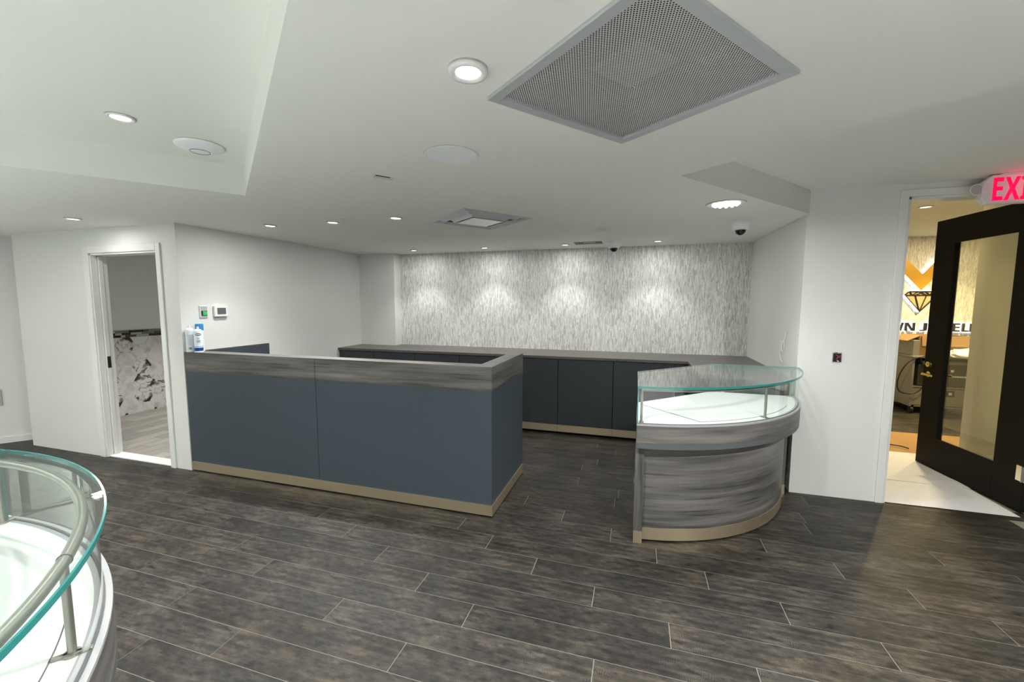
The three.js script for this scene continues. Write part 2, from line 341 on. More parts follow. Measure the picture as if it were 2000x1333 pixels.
  mesh('latch', [rbox(LD.x0 + 0.022, LD.x0 + 0.034, 0.865, 0.975, LDOORZ - 0.079, LDOORZ - 0.051, 0.002)], M.black, d, 'black edge latch');
}

// ---------------------------------------------------------------- doorway on the right, and the room beyond
const FAR = -7.66;
{
  const tr = structGroup('trim_doorway', 'white casing and jamb round the wide doorway', 'door frame');
  const w = 0.052;
  mesh('casing', rbox(RD.x0 - w, RD.x0 - 0.002, 0, RD.top + w, DOORZ, DOORZ + 0.014), M.trim, tr);
  mesh('casing', rbox(RD.x1 + 0.002, RD.x1 + w, 0, RD.top + w, DOORZ, DOORZ + 0.014), M.trim, tr);
  mesh('casing', rbox(RD.x0 - 0.002, RD.x1 + 0.002, RD.top + 0.002, RD.top + w, DOORZ, DOORZ + 0.014), M.trim, tr);
  mesh('jamb', box(RD.x0 - 0.001, RD.x0 + 0.015, 0, RD.top, DOORZ - 0.122, DOORZ + 0.002), M.trim, tr);
  mesh('jamb', box(RD.x1 - 0.015, RD.x1 + 0.001, 0, RD.top, DOORZ - 0.122, DOORZ + 0.002), M.trim, tr);
  mesh('jamb', box(RD.x0, RD.x1, RD.top - 0.015, RD.top + 0.001, DOORZ - 0.122, DOORZ + 0.002), M.trim, tr);
  // room beyond
  struct('floor_beyond', box(RIGHT + 0.12, 6.2, -0.12, -0.0035, FAR - 0.1, -5.4), M.grout, 'floor of the room beyond the doorway', 'floor');
  struct('floor_entry', box(RIGHT + 0.12, 6.2, -0.12, -0.0036, -5.4, DOORZ - 0.0), M.grout, 'floor just inside the doorway', 'floor');
  struct('wall_beyond', box(1.2, 6.2, 0, 2.6, FAR - 0.12, FAR), M.wallpaper, 'papered wall behind the illuminated shop sign', 'wall');
  struct('wall_beyond_left', box(RIGHT + 0.02, RIGHT + 0.12, 0, 2.6, FAR, BACK - 0.12), M.wall, 'plain wall of the room beyond the doorway', 'wall');
  struct('wall_beyond_right', box(6.1, 6.2, 0, 2.6, FAR, DOORZ), M.wall, 'plain wall closing the room beyond the doorway', 'wall');
  struct('wall_partition', box(2.87, 2.99, 0, 2.6, -4.74, DOORZ - 0.12), std({ color: new THREE.Color().setRGB(0.72, 0.69, 0.56), roughness: 0.7 }), 'plain beige partition behind the open black door', 'wall');
  struct('wall_beyond_front', box(2.99, 6.2, 0, 2.6, DOORZ - 0.12, DOORZ), M.wall, 'plain wall beside the doorway in the room beyond', 'wall');
  struct('ceiling_beyond', box(RIGHT, 6.2, 2.476, 2.6, FAR - 0.1, DOORZ - 0.12), M.ceiling, 'plain ceiling of the room beyond the doorway', 'ceiling');
  struct('baseboard_beyond', box(RIGHT + 0.12, 6.1, 0, 0.075, FAR, FAR + 0.012), M.trim, 'white baseboard under the papered wall with the sign', 'baseboard');
  const fb = scene.getObjectByName('floor_beyond');
  const g = new THREE.BoxGeometry(1.2475, 0.0075, 0.1495);
  for (let r = 0; r < 15; r++) for (let i = 0; i < 3; i++) {
    const m = new THREE.Mesh(g, plankMats[Math.floor(rnd() * 8)]); m.name = 'plank'; m.position.set(1.98 + i * 1.251 + ((r * 0.43) % 1) * 1.25 - 0.4, -0.00375, -5.45 - r * 0.1527); fb.add(m);
  }
  // papers laid on the floor
  const crumple = (x0, x1, z0, z1, amp, y) => {
    const g = new THREE.PlaneGeometry(x1 - x0, z1 - z0, 30, 40).rotateX(-Math.PI / 2).translate((x0 + x1) / 2, y, (z0 + z1) / 2), p = g.attributes.position;
    for (let i = 0; i < p.count; i++) p.setY(i, y + amp * fbm(p.getX(i) * 0.31 + 3, p.getZ(i) * 0.31 + 9, 9, 9, 3) + amp * 0.6 * Math.max(0, Math.sin(p.getZ(i) * 6.1 + p.getX(i))) ** 6);
    g.computeVertexNormals(); return g;
  };
  const paper = std({ color: new THREE.Color().setRGB(0.78, 0.79, 0.82), roughness: 0.8, side: THREE.DoubleSide });
  const kraft = std({ color: new THREE.Color().setRGB(0.42, 0.25, 0.11), roughness: 0.85, side: THREE.DoubleSide });
  tag(mesh('protective_sheet', crumple(1.815, 2.62, -4.18, DOORZ - 0.005, 0.008, 0.003), paper, scene), 'white protective sheet on the doorway floor, next to the plank floor', 'sheet', 'floor covering in the doorway');
  tag(mesh('protective_sheet', crumple(1.6, 2.86, -5.02, -4.17, 0.010, 0.0035), paper, scene), 'white protective sheet on the floor between brown paper and the other sheet', 'sheet', 'floor covering in the doorway');
  tag(mesh('kraft_paper', crumple(1.6, 3.9, -5.82, -5.0, 0.006, 0.002), kraft, scene), 'brown kraft paper laid on the floor of the far room', 'paper');
  tag(mesh('cable_offcut', tubeOf([[2.52, 0.022, -5.25], [2.58, 0.026, -5.2], [2.66, 0.026, -5.17], [2.70, 0.022, -5.12]], 0.006, 16), M.black, scene), 'short black cable end lying on brown paper', 'cable');

  // open black glazed door
  const d = structGroup('door_2', 'black glazed door standing open into the far room', 'door');
  d.position.set(2.682, 0, -3.775); d.rotation.y = Math.atan2(0.09, 1.02);
  // leaf runs along -z from the hinge
  const L = 1.0, T = 0.045, H = 2.232, sf = 0.235, sh = 0.235;
  mesh('stile', rbox(-T / 2, T / 2, 0.012, H, -L, -L + 0.215, 0.003), M.doorBlack, d);
  mesh('stile', rbox(-T / 2, T / 2, 0.012, H, -sh, 0, 0.003), M.doorBlack, d);
  mesh('rail', box(-T / 2, T / 2, 0.012, 0.285, -L + 0.215, -sh), M.doorBlack, d);
  mesh('rail', box(-T / 2, T / 2, 2.03, H, -L + 0.215, -sh), M.doorBlack, d);
  mesh('glass_pane', box(-0.004, 0.004, 0.285, 2.03, -L + 0.215, -sh), M.clearPane, d);
  for (const s of [-1]) {
    mesh('glazing_bead', [box(s * 0.0165 - 0.006, s * 0.0165 + 0.006, 0.285, 0.297, -L + 0.215, -sh), box(s * 0.0165 - 0.006, s * 0.0165 + 0.006, 2.018, 2.03, -L + 0.215, -sh)], M.doorBlack, d);
  }
  const rose = mesh('handle', [new THREE.CylinderGeometry(0.026, 0.026, 0.012, 24).rotateZ(Math.PI / 2).translate(-T / 2 - 0.006, 0.855, -L + 0.075), new THREE.CylinderGeometry(0.009, 0.009, 0.05, 12).rotateZ(Math.PI / 2).translate(-T / 2 - 0.03, 0.855, -L + 0.075), new RoundedBoxGeometry(0.014, 0.02, 0.125, 3, 0.006).translate(-T / 2 - 0.056, 0.855, -L + 0.125)], M.brass, d, 'brass lever handle');
  mesh('handle', [new THREE.CylinderGeometry(0.026, 0.026, 0.012, 24).rotateZ(Math.PI / 2).translate(T / 2 + 0.006, 0.855, -L + 0.075), new RoundedBoxGeometry(0.014, 0.02, 0.125, 3, 0.006).translate(T / 2 + 0.05, 0.855, -L + 0.125)], M.brass, d, 'brass lever handle');
  mesh('deadbolt', [new THREE.CylinderGeometry(0.024, 0.028, 0.016, 24).rotateZ(Math.PI / 2).translate(-T / 2 - 0.008, 0.945, -L + 0.062), new THREE.CylinderGeometry(0.011, 0.011, 0.024, 16).rotateZ(Math.PI / 2).translate(-T / 2 - 0.014, 0.945, -L + 0.062)], M.brass, d, 'brass deadbolt cylinder');
  mesh('hinge', [box(-T / 2 - 0.004, -T / 2 + 0.002, 0.235, 0.345, -0.05, 0.03), cyl(0.007, 0.11, -T / 2 - 0.008, 0.29, 0.0)], M.chrome, d, 'chrome hinge');
  mesh('hinge', [box(-T / 2 - 0.004, -T / 2 + 0.002, 1.95, 2.06, -0.05, 0.03), cyl(0.007, 0.11, -T / 2 - 0.008, 2.0, 0.0)], M.chrome, d, 'chrome hinge');
}
// illuminated wall sign of the far room
{
  const font = await new FontLoader().loadAsync('fonts/droid/droid_sans_bold.typeface.json');
  const glow = std({ color: 0xffffff, emissive: new THREE.Color().setRGB(0.95, 0.97, 1), emissiveIntensity: 1.3 });
  const goldPaint = std({ color: new THREE.Color().setRGB(0.62, 0.36, 0.045), roughness: 0.4, metalness: 0.2 });
  const dark = std({ color: new THREE.Color().setRGB(0.018, 0.018, 0.022), roughness: 0.5 });
  const tan = std({ color: new THREE.Color().setRGB(0.50, 0.40, 0.22), roughness: 0.5 });
  const flat = (pts, d) => { const s = new THREE.Shape(pts.map(p => new THREE.Vector2(...p))); return new THREE.ExtrudeGeometry(s, { depth: d, bevelEnabled: false }); };
  const z = FAR + 0.012;
  const sg = thing('wall_sign', 'golden chevron over an outlined diamond and shop lettering on papered wall', 'sign', [0, 0, z]);
  // chevron: two slanting arms meeting in a point
  const cx = 3.99, inner = 1.925, outer = 1.688;
  mesh('chevron', flat([[cx - 0.42, 2.38], [cx, inner], [cx + 0.27, 2.285], [cx + 0.27, 2.05], [cx, outer], [cx - 0.42, 2.16]], 0.03), goldPaint, sg, 'golden chevron');
  const bar = (x0, y0, x1, y1, w) => { const dx = x1 - x0, dy = y1 - y0, l = Math.hypot(dx, dy); return new THREE.BoxGeometry(l, w, 0.028).rotateZ(Math.atan2(dy, dx)).translate((x0 + x1) / 2, (y0 + y1) / 2, 0.012); };
  mesh('light_strip', bar(cx + 0.004, inner + 0.012, cx + 0.27, 2.298, 0.02), glow, sg, 'glowing white edge of the chevron');
  mesh('light_strip', bar(cx - 0.42, 2.145, cx - 0.012, outer - 0.002, 0.02), glow, sg, 'glowing white edge of the chevron');
  // diamond
  const dl = 3.802, dr = 4.182, dt = 1.676, dg = 1.622, db = 1.382, dc = 3.99;
  mesh('diamond_face', flat([[dl + 0.055, dt], [dr - 0.055, dt], [dr, dg], [dc, db], [dl, dg]], 0.022), tan, sg);
  mesh('light_strip', [bar(dl + 0.05, dt + 0.008, dr - 0.05, dt + 0.008, 0.014), bar(dl - 0.006, dg - 0.008, dc - 0.006, db - 0.01, 0.014)], glow, sg, 'glowing white edge of the diamond');
  const ln = (a, b) => bar(a[0], a[1], b[0], b[1], 0.009).translate(0, 0, 0.012);
  const TL = [dl + 0.055, dt], TR = [dr - 0.055, dt], GL = [dl, dg], GR2 = [dr, dg], B = [dc, db], g1 = [3.925, dg], g2 = [4.06, dg], t1 = [3.965, dt], t2 = [4.04, dt];
  mesh('diamond_outline', [ln(TL, TR), ln(TL, GL), ln(TR, GR2), ln(GL, GR2), ln(GL, B), ln(GR2, B), ln(g1, B), ln(g2, B), ln(TL, [3.885, dg]), ln([3.885, dg], t1), ln(t1, g2), ln(g1, t2), ln(t2, [4.10, dg]), ln([4.10, dg], TR)], dark, sg);
  // lettering
  for (const [ch, x, w] of [['W', 3.655, 0.165], ['N', 3.834, 0.122], ['J', 4.015, 0.085], ['E', 4.133, 0.09], ['W', 4.232, 0.15], ['E', 4.395, 0.09], ['L', 4.508, 0.078], ['E', 4.598, 0.09], ['R', 4.702, 0.1], ['S', 4.812, 0.09]]) {
    const g = new TextGeometry(ch, { font, size: 0.125, depth: 0.02, curveSegments: 4 }); g.computeBoundingBox();
    const q = g.boundingBox, fit = (w2, h2, d) => g.clone().translate(-q.min.x, -q.min.y, 0).scale(w2 / (q.max.x - q.min.x), h2 / (q.max.y - q.min.y), d);
    const l = mesh('letter', fit(w, 0.122, 1).translate(x, 1.091, 0.014), dark, sg, 'dark raised letter');
    mesh('letter_glow_light', fit(w + 0.016, 0.136, 0.5).translate(x - 0.010, 1.083, 0.001), glow, l, 'white glow behind the letter');
  }
}

// ---------------------------------------------------------------- equipment in the far room
{
  const grey = std({ color: new THREE.Color().setRGB(0.26, 0.25, 0.22), roughness: 0.5 }), dkg = std({ color: new THREE.Color().setRGB(0.05, 0.047, 0.04), roughness: 0.5 });
  const card = std({ color: new THREE.Color().setRGB(0.40, 0.25, 0.11), roughness: 0.85 });
  const c = thing('equipment_cart', 'grey wheeled equipment cart with closed side panel before papered wall', 'cart', [3.60, 0, -6.93]);
  mesh('side_panel', box(0, 0.025, 0.10, 0.78, -0.62, 0.02), grey, c);
  mesh('side_panel', box(0.72, 0.745, 0.10, 0.78, -0.62, 0.02), grey, c);
  mesh('shelf', rbox(-0.01, 0.755, 0.765, 0.79, -0.62, 0.03), grey, c);
  mesh('shelf', box(0.025, 0.72, 0.36, 0.38, -0.6, 0.0), grey, c);
  mesh('shelf', box(0.025, 0.72, 0.095, 0.11, -0.6, 0.0), grey, c);
  mesh('back_panel', box(0.025, 0.72, 0.12, 0.765, -0.62, -0.60), grey, c);
  for (const [x, zz] of [[0.04, -0.02], [0.70, -0.02], [0.04, -0.56], [0.70, -0.56]]) {
    const k = mesh('caster', [new THREE.CylinderGeometry(0.042, 0.042, 0.03, 20).rotateZ(Math.PI / 2).translate(x, 0.042, zz), box(x - 0.025, x + 0.025, 0.06, 0.115, zz - 0.02, zz + 0.02)], M.black, c);
  }
  const p = thing('printer', 'dark desktop printer with pale button row inside the cart', 'printer', [3.66, 0.38, -6.95]);
  mesh('body', rbox(0.02, 0.64, 0.0, 0.30, -0.5, 0.02, 0.015), dkg, p);
  mesh('paper_tray', rbox(0.06, 0.6, 0.30, 0.345, -0.42, 0.05, 0.01), grey, p);
  mesh('button_row', [0, 1, 2, 3, 4, 5, 6].map(k => box(0.36 + k * 0.026, 0.379 + k * 0.026, 0.135, 0.155, 0.018, 0.026)), M.white, p);
  mesh('label_plate', box(0.37, 0.40, 0.205, 0.235, 0.018, 0.024), M.white, p);
  const b = mesh('metal_box', rbox(0.03, 0.715, 0.115, 0.35, -0.5, -0.002, 0.006), grey, c, 'grey metal box inside the cart');  // metal box on the lower shelf, built as part of the cart
  mesh('emblem', box(0.40, 0.49, 0.25, 0.335, -0.004, 0.004), dkg, b, 'dark square emblem with a pale ring');
  mesh('emblem_ring', [box(0.428, 0.462, 0.274, 0.308, 0.004, 0.007)], M.white, b);
  const bx = thing('cardboard_box', 'open brown cardboard box with raised flap on the equipment cart', 'box', [3.70, 0.79, -7.0]);
  mesh('side', box(0, 0.54, 0, 0.27, -0.02, 0.0), card, bx); mesh('side', box(0, 0.54, 0, 0.27, -0.42, -0.40), card, bx);
  mesh('side', box(0, 0.02, 0, 0.27, -0.40, -0.02), card, bx); mesh('side', box(0.52, 0.54, 0, 0.27, -0.40, -0.02), card, bx);
  const fl = mesh('flap', new THREE.BoxGeometry(0.16, 0.006, 0.38).translate(-0.08, 0, 0).rotateZ(0.5), card, bx); fl.position.set(0.01, 0.272, -0.2);
  const fl2 = mesh('flap', new THREE.BoxGeometry(0.50, 0.14, 0.006).translate(0, -0.07, 0).rotateX(-0.14), card, bx); fl2.position.set(0.27, 0.272, 0.006);
  const mb = thing('metal_case', 'small grey case standing beside the cardboard box on the cart', 'case', [3.615, 0.79, -7.06]);
  mesh('body', rbox(0, 0.075, 0, 0.21, -0.3, 0.1, 0.005), grey, mb);
  // crumpled white plastic
  const pg = new THREE.SphereGeometry(1, 32, 20), pp = pg.attributes.position;
  for (let i = 0; i < pp.count; i++) { const x = pp.getX(i), y = pp.getY(i), z = pp.getZ(i), n = 0.75 + 0.5 * fbm(x * 0.4 + 4, (y + z) * 0.4 + 6, 9, 9, 3); pp.setXYZ(i, x * 0.20 * n, Math.max(0, y + 0.35) * 0.085 * n, z * 0.13 * n); }
  pg.computeVertexNormals();
  const bag = tag(mesh('plastic_sheet', pg, M.white, scene), 'crumpled white plastic sheeting on top of the cart before the cardboard box', 'plastic sheet'); bag.position.set(4.13, 0.792, -6.84); 
  tag(mesh('power_cable', tubeOf([[3.80, 0.80, -6.87], [3.68, 0.79, -6.87], [3.52, 0.70, -6.86], [3.42, 0.45, -6.85], [3.45, 0.31, -6.85], [3.62, 0.29, -6.86], [3.72, 0.40, -6.87], [3.72, 0.6, -6.87], [3.66, 0.76, -6.87]], 0.008, 60), M.black, scene), 'black power cable hanging in a loop beside the cart', 'cable');
}

// ---------------------------------------------------------------- reception counter
{
  const c = thing('reception_counter', 'slate-blue reception counter with grey wood-grain band and gold plinth', 'counter', [-2.34, 0, -2.62]);
  const X0 = -3.758, X1 = -0.93, ZF = -2.624, ZB = -3.43, T = 0.113, H = 1.064, SEAM = -2.383;
  const w = (g) => g.translate(2.34, 0, 2.62);
  const P = (n, g, m, l) => mesh(n, w(g), m, c, l);
  const yb = 0.893;
  P('front_panel', box(X0, SEAM - 0.002, 0.08, yb, ZF - 0.02, ZF), M.panel);
  P('front_panel', box(SEAM + 0.002, X1, 0.08, yb, ZF - 0.02, ZF), M.panel);
  P('wood_band', box(X0, SEAM - 0.002, yb, H - 0.003, ZF - 0.02, ZF + 0.002), M.lam, 'grey streaked wood-grain band');
  P('wood_band', box(SEAM + 0.002, X1 + 0.002, yb, H - 0.003, ZF - 0.02, ZF + 0.002), M.lam, 'grey streaked wood-grain band');
  P('wood_band', box(X1 - 0.02, X1 + 0.002, yb, H - 0.003, ZB, ZF - 0.02), M.lam, 'grey streaked wood-grain band');
  P('side_panel', box(X1 - 0.02, X1, 0.08, yb, ZB, ZF - 0.02), M.panel);
  P('top_cap', slab([[X0, ZF + 0.002], [X1 + 0.002, ZF + 0.002], [X1 + 0.002, ZB], [X1 - T, ZB], [X1 - T, ZF - T], [X0, ZF - T]], H - 0.003, H), M.lam, 'grey wood-grain capping');
  P('inner_panel', box(X0, X1 - T, 0.02, H - 0.003, ZF - T, ZF - T + 0.02), M.panel);
  P('inner_panel', box(X1 - T, X1 - T + 0.02, 0.02, H - 0.003, ZB, ZF - T), M.panel);
  P('end_panel', box(X1 - T + 0.02, X1 - 0.02, 0.02, H - 0.003, ZB, ZB + 0.02), M.panel);
  P('plinth', box(X0 + 0.02, X1 + 0.006, 0.012, 0.086, ZF - 0.016, ZF + 0.006), M.gold, 'brushed gold plinth');
  P('plinth', box(X1 - 0.016, X1 + 0.006, 0.012, 0.086, ZB, ZF - 0.016), M.gold, 'brushed gold plinth');
  P('toe_kick', box(X0 + 0.04, X1 - 0.03, 0, 0.08, ZF - 0.06, ZF - 0.03), M.black);
  P('toe_kick', box(X1 - 0.06, X1 - 0.03, 0, 0.08, ZB, ZF - 0.06), M.black);
  P('wall_panel', box(X0 - 0.004, X0 + 0.018, 0.02, H - 0.006, ZB - 0.05, ZF - T), M.panel, 'slate panel against the side wall');
  P('wall_panel_cap', box(X0 - 0.004, X0 + 0.018, H - 0.006, H - 0.002, ZB - 0.05, ZF - T), M.lam);
}
// ---------------------------------------------------------------- back counter: base cabinets and one long worktop
{
  const ZF = -4.585, TOP = 0.90, yT = 0.872, g0 = 0.035, g1 = 0.115;
  const doorsX = [-3.76, -3.24, -2.64, -2.04, -1.435, -0.831, -0.226, 0.40];
  for (let i = 0; i < doorsX.length - 1; i++) {
    const x0 = doorsX[i], x1 = doorsX[i + 1];
    const place = i === 0 ? 'against the side wall' : i === doorsX.length - 2 ? 'in the inner corner of the worktop' : `${['', 'second', 'third', 'fourth', 'fifth', 'sixth'][i]} from the side wall`;
    const c = thing('base_cabinet', `dark slate base cabinet with gold foot rail, ${place}`, 'cabinet', [x0, 0, ZF]);
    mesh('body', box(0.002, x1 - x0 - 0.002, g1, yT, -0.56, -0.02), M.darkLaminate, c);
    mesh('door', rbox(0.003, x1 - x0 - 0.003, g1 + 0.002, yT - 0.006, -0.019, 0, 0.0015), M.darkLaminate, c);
    mesh('foot_rail', box(0.001, x1 - x0 - 0.001, g0, g1, -0.016, 0.002), M.gold, c, 'brushed gold foot rail');
    mesh('toe_kick', box(0.001, x1 - x0 - 0.001, 0, g1, -0.10, -0.08), M.black, c);
  }
  const f = thing('base_cabinet', 'dark slate base cabinet running along the right side wall to the glass case', 'cabinet', [0.53, 0, ZF]);
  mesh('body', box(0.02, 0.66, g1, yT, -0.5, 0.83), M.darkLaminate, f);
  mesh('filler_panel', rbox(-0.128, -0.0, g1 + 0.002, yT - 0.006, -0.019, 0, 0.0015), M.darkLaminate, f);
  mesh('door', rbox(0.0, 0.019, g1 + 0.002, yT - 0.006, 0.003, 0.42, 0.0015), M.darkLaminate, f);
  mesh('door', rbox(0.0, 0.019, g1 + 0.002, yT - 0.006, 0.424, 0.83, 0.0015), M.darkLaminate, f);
  mesh('foot_rail', [box(-0.13, 0.0, g0, g1, -0.016, 0.002), box(-0.002, 0.016, g0, g1, 0.002, 0.83)], M.gold, f, 'brushed gold foot rail');
  mesh('toe_kick', box(0.08, 0.10, 0, g1, -0.1, 0.83), M.black, f);
  mesh('toe_kick', box(-0.13, 0.08, 0, g1, -0.10, -0.08), M.black, f);
  const w = thing('worktop', 'long grey-brown worktop along the papered wall turning the corner', 'worktop', [-1.3, yT, -4.9]);
  const t = g => g.translate(1.3, -yT, 4.9);
  const R = RIGHT - 0.002;
  mesh('top', t(slab([[SIDE + 0.002, ZF + 0.02], [0.515, ZF + 0.02], [0.515, -3.75], [R, -3.75], [R, BACK + 0.002], [-3.203, BACK + 0.002], [-3.203, -5.058], [SIDE + 0.002, -5.058]], yT, TOP)), M.top, w);
}

// ---------------------------------------------------------------- curved glass showcases
function showcase(o) {
  const { C, a0, a1, pA, pB, clipIn } = o;
  const RF = o.RF ?? 1.256, RG = RF - 0.016, RB = RF - 0.084, RR = RF - 0.042, RI = RF - 0.078;
  const c = thing('curved_showcase', o.label, 'showcase', [C[0], 0, C[1]], o.group);
  const at = (R, a) => [R * Math.sin(a), R * Math.cos(a)];
  const LP = p => [p[0] - C[0], p[1] - C[1]];
  const arc = (R, n = 44) => Array.from({ length: n + 1 }, (_, i) => at(R, a0 + (a1 - a0) * i / n));
  const A = LP(pA), B = LP(pB);                      // inner corners at the a0 end and at the a1 end
  const poly = R => [...arc(R), B, A];
  const yb = 0.626, yt = 0.766, yd = 0.776, yg = 0.993, yG = 1.005;
  mesh('base_panel', bent(0, 0, RB, a0, a1, 0.085, yb, 0.02), M.lam, c, 'grey streaked wood-grain curved panel');
  mesh('plinth', bent(0, 0, RB + 0.004, a0 + 0.02, a1 - 0.02, 0.012, 0.088, 0.02), M.gold, c, 'brushed gold curved plinth');
  mesh('toe_kick', bent(0, 0, RB - 0.05, a0 + 0.02, a1 - 0.02, 0, 0.085, 0.02), M.black, c);
  mesh('fascia', bent(0, 0, RF, a0, a1, yb + 0.036, yt, 0.03), M.lam, c, 'grey streaked wood-grain curved fascia');
  mesh('fascia_strip', bent(0, 0, RF - 0.001, a0, a1, yb, yb + 0.0345, 0.03), M.strip, c, 'plain slate strip under the fascia');
  mesh('soffit', slab(poly(RF - 0.03), yb + 0.002, yb + 0.02), M.panel, c);
  // end panels with gold feet
  for (const [a, q, s] of [[a0, A, 1], [a1, B, -1]]) {
    const e = at(RB + 0.028, a), d = [q[0] - e[0], q[1] - e[1]], l = Math.hypot(...d), u = [d[0] / l, d[1] / l], n = [s * Math.cos(a), -s * Math.sin(a)];
    const nn = Math.abs(u[0]) > Math.abs(u[1]) ? [0, Math.sign(n[1])] : [Math.sign(n[0]), 0], th = 0.052;
    const pts = [e, [e[0] + u[0] * l, e[1] + u[1] * l], [q[0] + nn[0] * th, q[1] + nn[1] * th], [e[0] + nn[0] * th, e[1] + nn[1] * th]];
    const ep = mesh('end_panel', slab(pts, 0.075, yb, [], true), M.lam, c);
    const grow = pts.map((p, i) => i === 0 || i === 3 ? [p[0] - u[0] * 0.004, p[1] - u[1] * 0.004] : p);
    mesh('foot', slab(grow, 0, 0.075), M.gold, ep, 'brushed gold foot');
    // upper end board between soffit and deck
    const f = at(RF - 0.002, a);
    mesh('end_board', slab([f, q, [q[0] + nn[0] * 0.018, q[1] + nn[1] * 0.018], [f[0] + nn[0] * 0.018, f[1] + nn[1] * 0.018]], yb, yt), M.lam, c);
  }
  const bk = [B, A].map(p => p);
  { const dx = B[0] - A[0], dz = B[1] - A[1], l = Math.hypot(dx, dz), nx = -dz / l * 0.018, nz = dx / l * 0.018, sg = Math.sign(-(nx * A[0] + nz * A[1])) || 1;
    mesh('back_panel', slab([A, B, [B[0] - sg * nx, B[1] - sg * nz], [A[0] - sg * nx, A[1] - sg * nz]], 0.02, yt), M.panel, c); }
  // deck, its darker rim, gasket line and the loose display board
  mesh('deck', slab(poly(RF - 0.034), yt - 0.012, yd), M.deck, c, 'white display deck');
  mesh('deck_rim', bent(0, 0, RF, a0, a1, yt, yd - 0.001, 0.034), M.deckRim, c, 'pale grey rim');
  mesh('gasket', bent(0, 0, RG + 0.003, a0, a1, yd - 0.004, yd + 0.0018, 0.007), M.groove, c);
  const am = (a0 + a1) / 2, hw = 0.447, half = Math.asin(hw / RI), n = at(1, am), depth = 0.50;
  const board = (e) => { const pts = []; for (let i = 0; i <= 24; i++) pts.push(at(RI + e, am - half - e / RI + (2 * half + 2 * e / RI) * i / 24)); const f0 = pts[0], f1 = pts[24]; const dd = depth + 2 * e; pts.push([f1[0] - n[0] * dd + 0, f1[1] - n[1] * dd], [f0[0] - n[0] * dd, f0[1] - n[1] * dd]); return pts; };
  mesh('board_gap', slab(board(0.0022), yd, yd + 0.0012), M.groove, c);
  mesh('display_board', slab(board(0), yd, yd + 0.0035), M.deck, c, 'loose white display board');
  // glass
  const top = mesh('glass_top', slab(poly(RF + 0.002).map(p => p), yg, yG), M.glass, c, 'clear glass top');
  mesh('polished_edge', bent(0, 0, RF + 0.0032, a0, a1, yg - 0.0004, yG + 0.0004, 0.0045), M.glassEdge, top, 'green polished glass edge');
  const gf = mesh('glass_front', bent(0, 0, RG, a0 + 0.002, a1 - 0.002, yd, yg, 0.006, 40, true), M.glass, c, 'bent clear glass front');
  for (const [a, q, s] of [[a0, A, 1], [a1, B, -1]]) {
    const f = at(RG - 0.007, a), nn = [s * Math.cos(a), -s * Math.sin(a)], k = 0.006;
    const ge = mesh('glass_end', slab([f, q, [q[0] + nn[0] * k, q[1] + nn[1] * k], [f[0] + nn[0] * k, f[1] + nn[1] * k]], yd, yg), M.glass, c, 'clear glass end');
    const f2 = at(RG - 0.001, a); 
    mesh('polished_edge', slab([f2, f, [f[0] + nn[0] * k, f[1] + nn[1] * k], [f2[0] + nn[0] * k, f2[1] + nn[1] * k]], yd, yg), M.glassEdge, ge, 'green polished glass edge');
    const e0 = at(RF + 0.002, a), e1 = q; 
    mesh('polished_edge', slab([e0, e1, [e1[0] - nn[0] * 0.0022, e1[1] - nn[1] * 0.0022], [e0[0] - nn[0] * 0.0022, e0[1] - nn[1] * 0.0022]], yg - 0.0003, yG + 0.0003), M.glassEdge, top, 'green polished glass edge');
  }
  // light rail and posts
  const ra0 = a0 + 0.022, ra1 = a1 - 0.022, rp = Array.from({ length: 41 }, (_, i) => { const q = at(RR, ra0 + (ra1 - ra0) * i / 40); return new THREE.Vector3(q[0], yg - 0.013, q[1]); });
  const rail = mesh('rail', new THREE.TubeGeometry(new THREE.CatmullRomCurve3(rp), 80, 0.0115, 12), M.alu, c, 'curved satin metal rail');
  for (const a of [ra0, am, ra1]) {
    const q = at(RR - 0.002, a);
    const p = mesh('post', cyl(0.0075, yg - 0.013 - yd, q[0], (yg - 0.013 + yd) / 2, q[1], 14), M.alu, c, 'satin metal post');
    mesh('post_foot', [cyl(0.014, 0.006, q[0], yd + 0.003, q[1], 18), (() => { const g = new RoundedBoxGeometry(0.012, 0.006, 0.062, 2, 0.0025).rotateY(a).translate(q[0], yd + 0.003, q[1]); return g; })()], M.alu, p);
  }
  mesh('rail_joint', new THREE.TorusGeometry(0.012, 0.0012, 8, 20).rotateY(am + Math.PI / 2 - Math.PI / 2 + Math.PI / 2).translate(...(() => { const q = at(RR, am); return [q[0], yg - 0.013, q[1]]; })()), M.groove, rail);
  return c;
}
{
  const C = [-0.04, -3.798], RF = 1.25;
  const a0 = Math.asin(0.06 / RF), a1 = Math.acos(0.112 / RF);
  showcase({ C, RF, a0, a1, pA: [0.02, -3.11], pB: [0.60, -3.686], label: 'quarter-round glass showcase standing before the doorway wall corner', group: 'curved glass showcases' });
  const C2 = [-1.86, 0.45], R2 = 1.266;
  showcase({ C: C2, RF: R2, a0: Math.PI / 2 + 0.1, a1: Math.PI + Math.asin(0.14 / R2), pA: [-1.20, 0.32], pB: [-2.0, -0.22], label: 'quarter-round glass showcase joined to a straight showcase', group: 'curved glass showcases' });
}
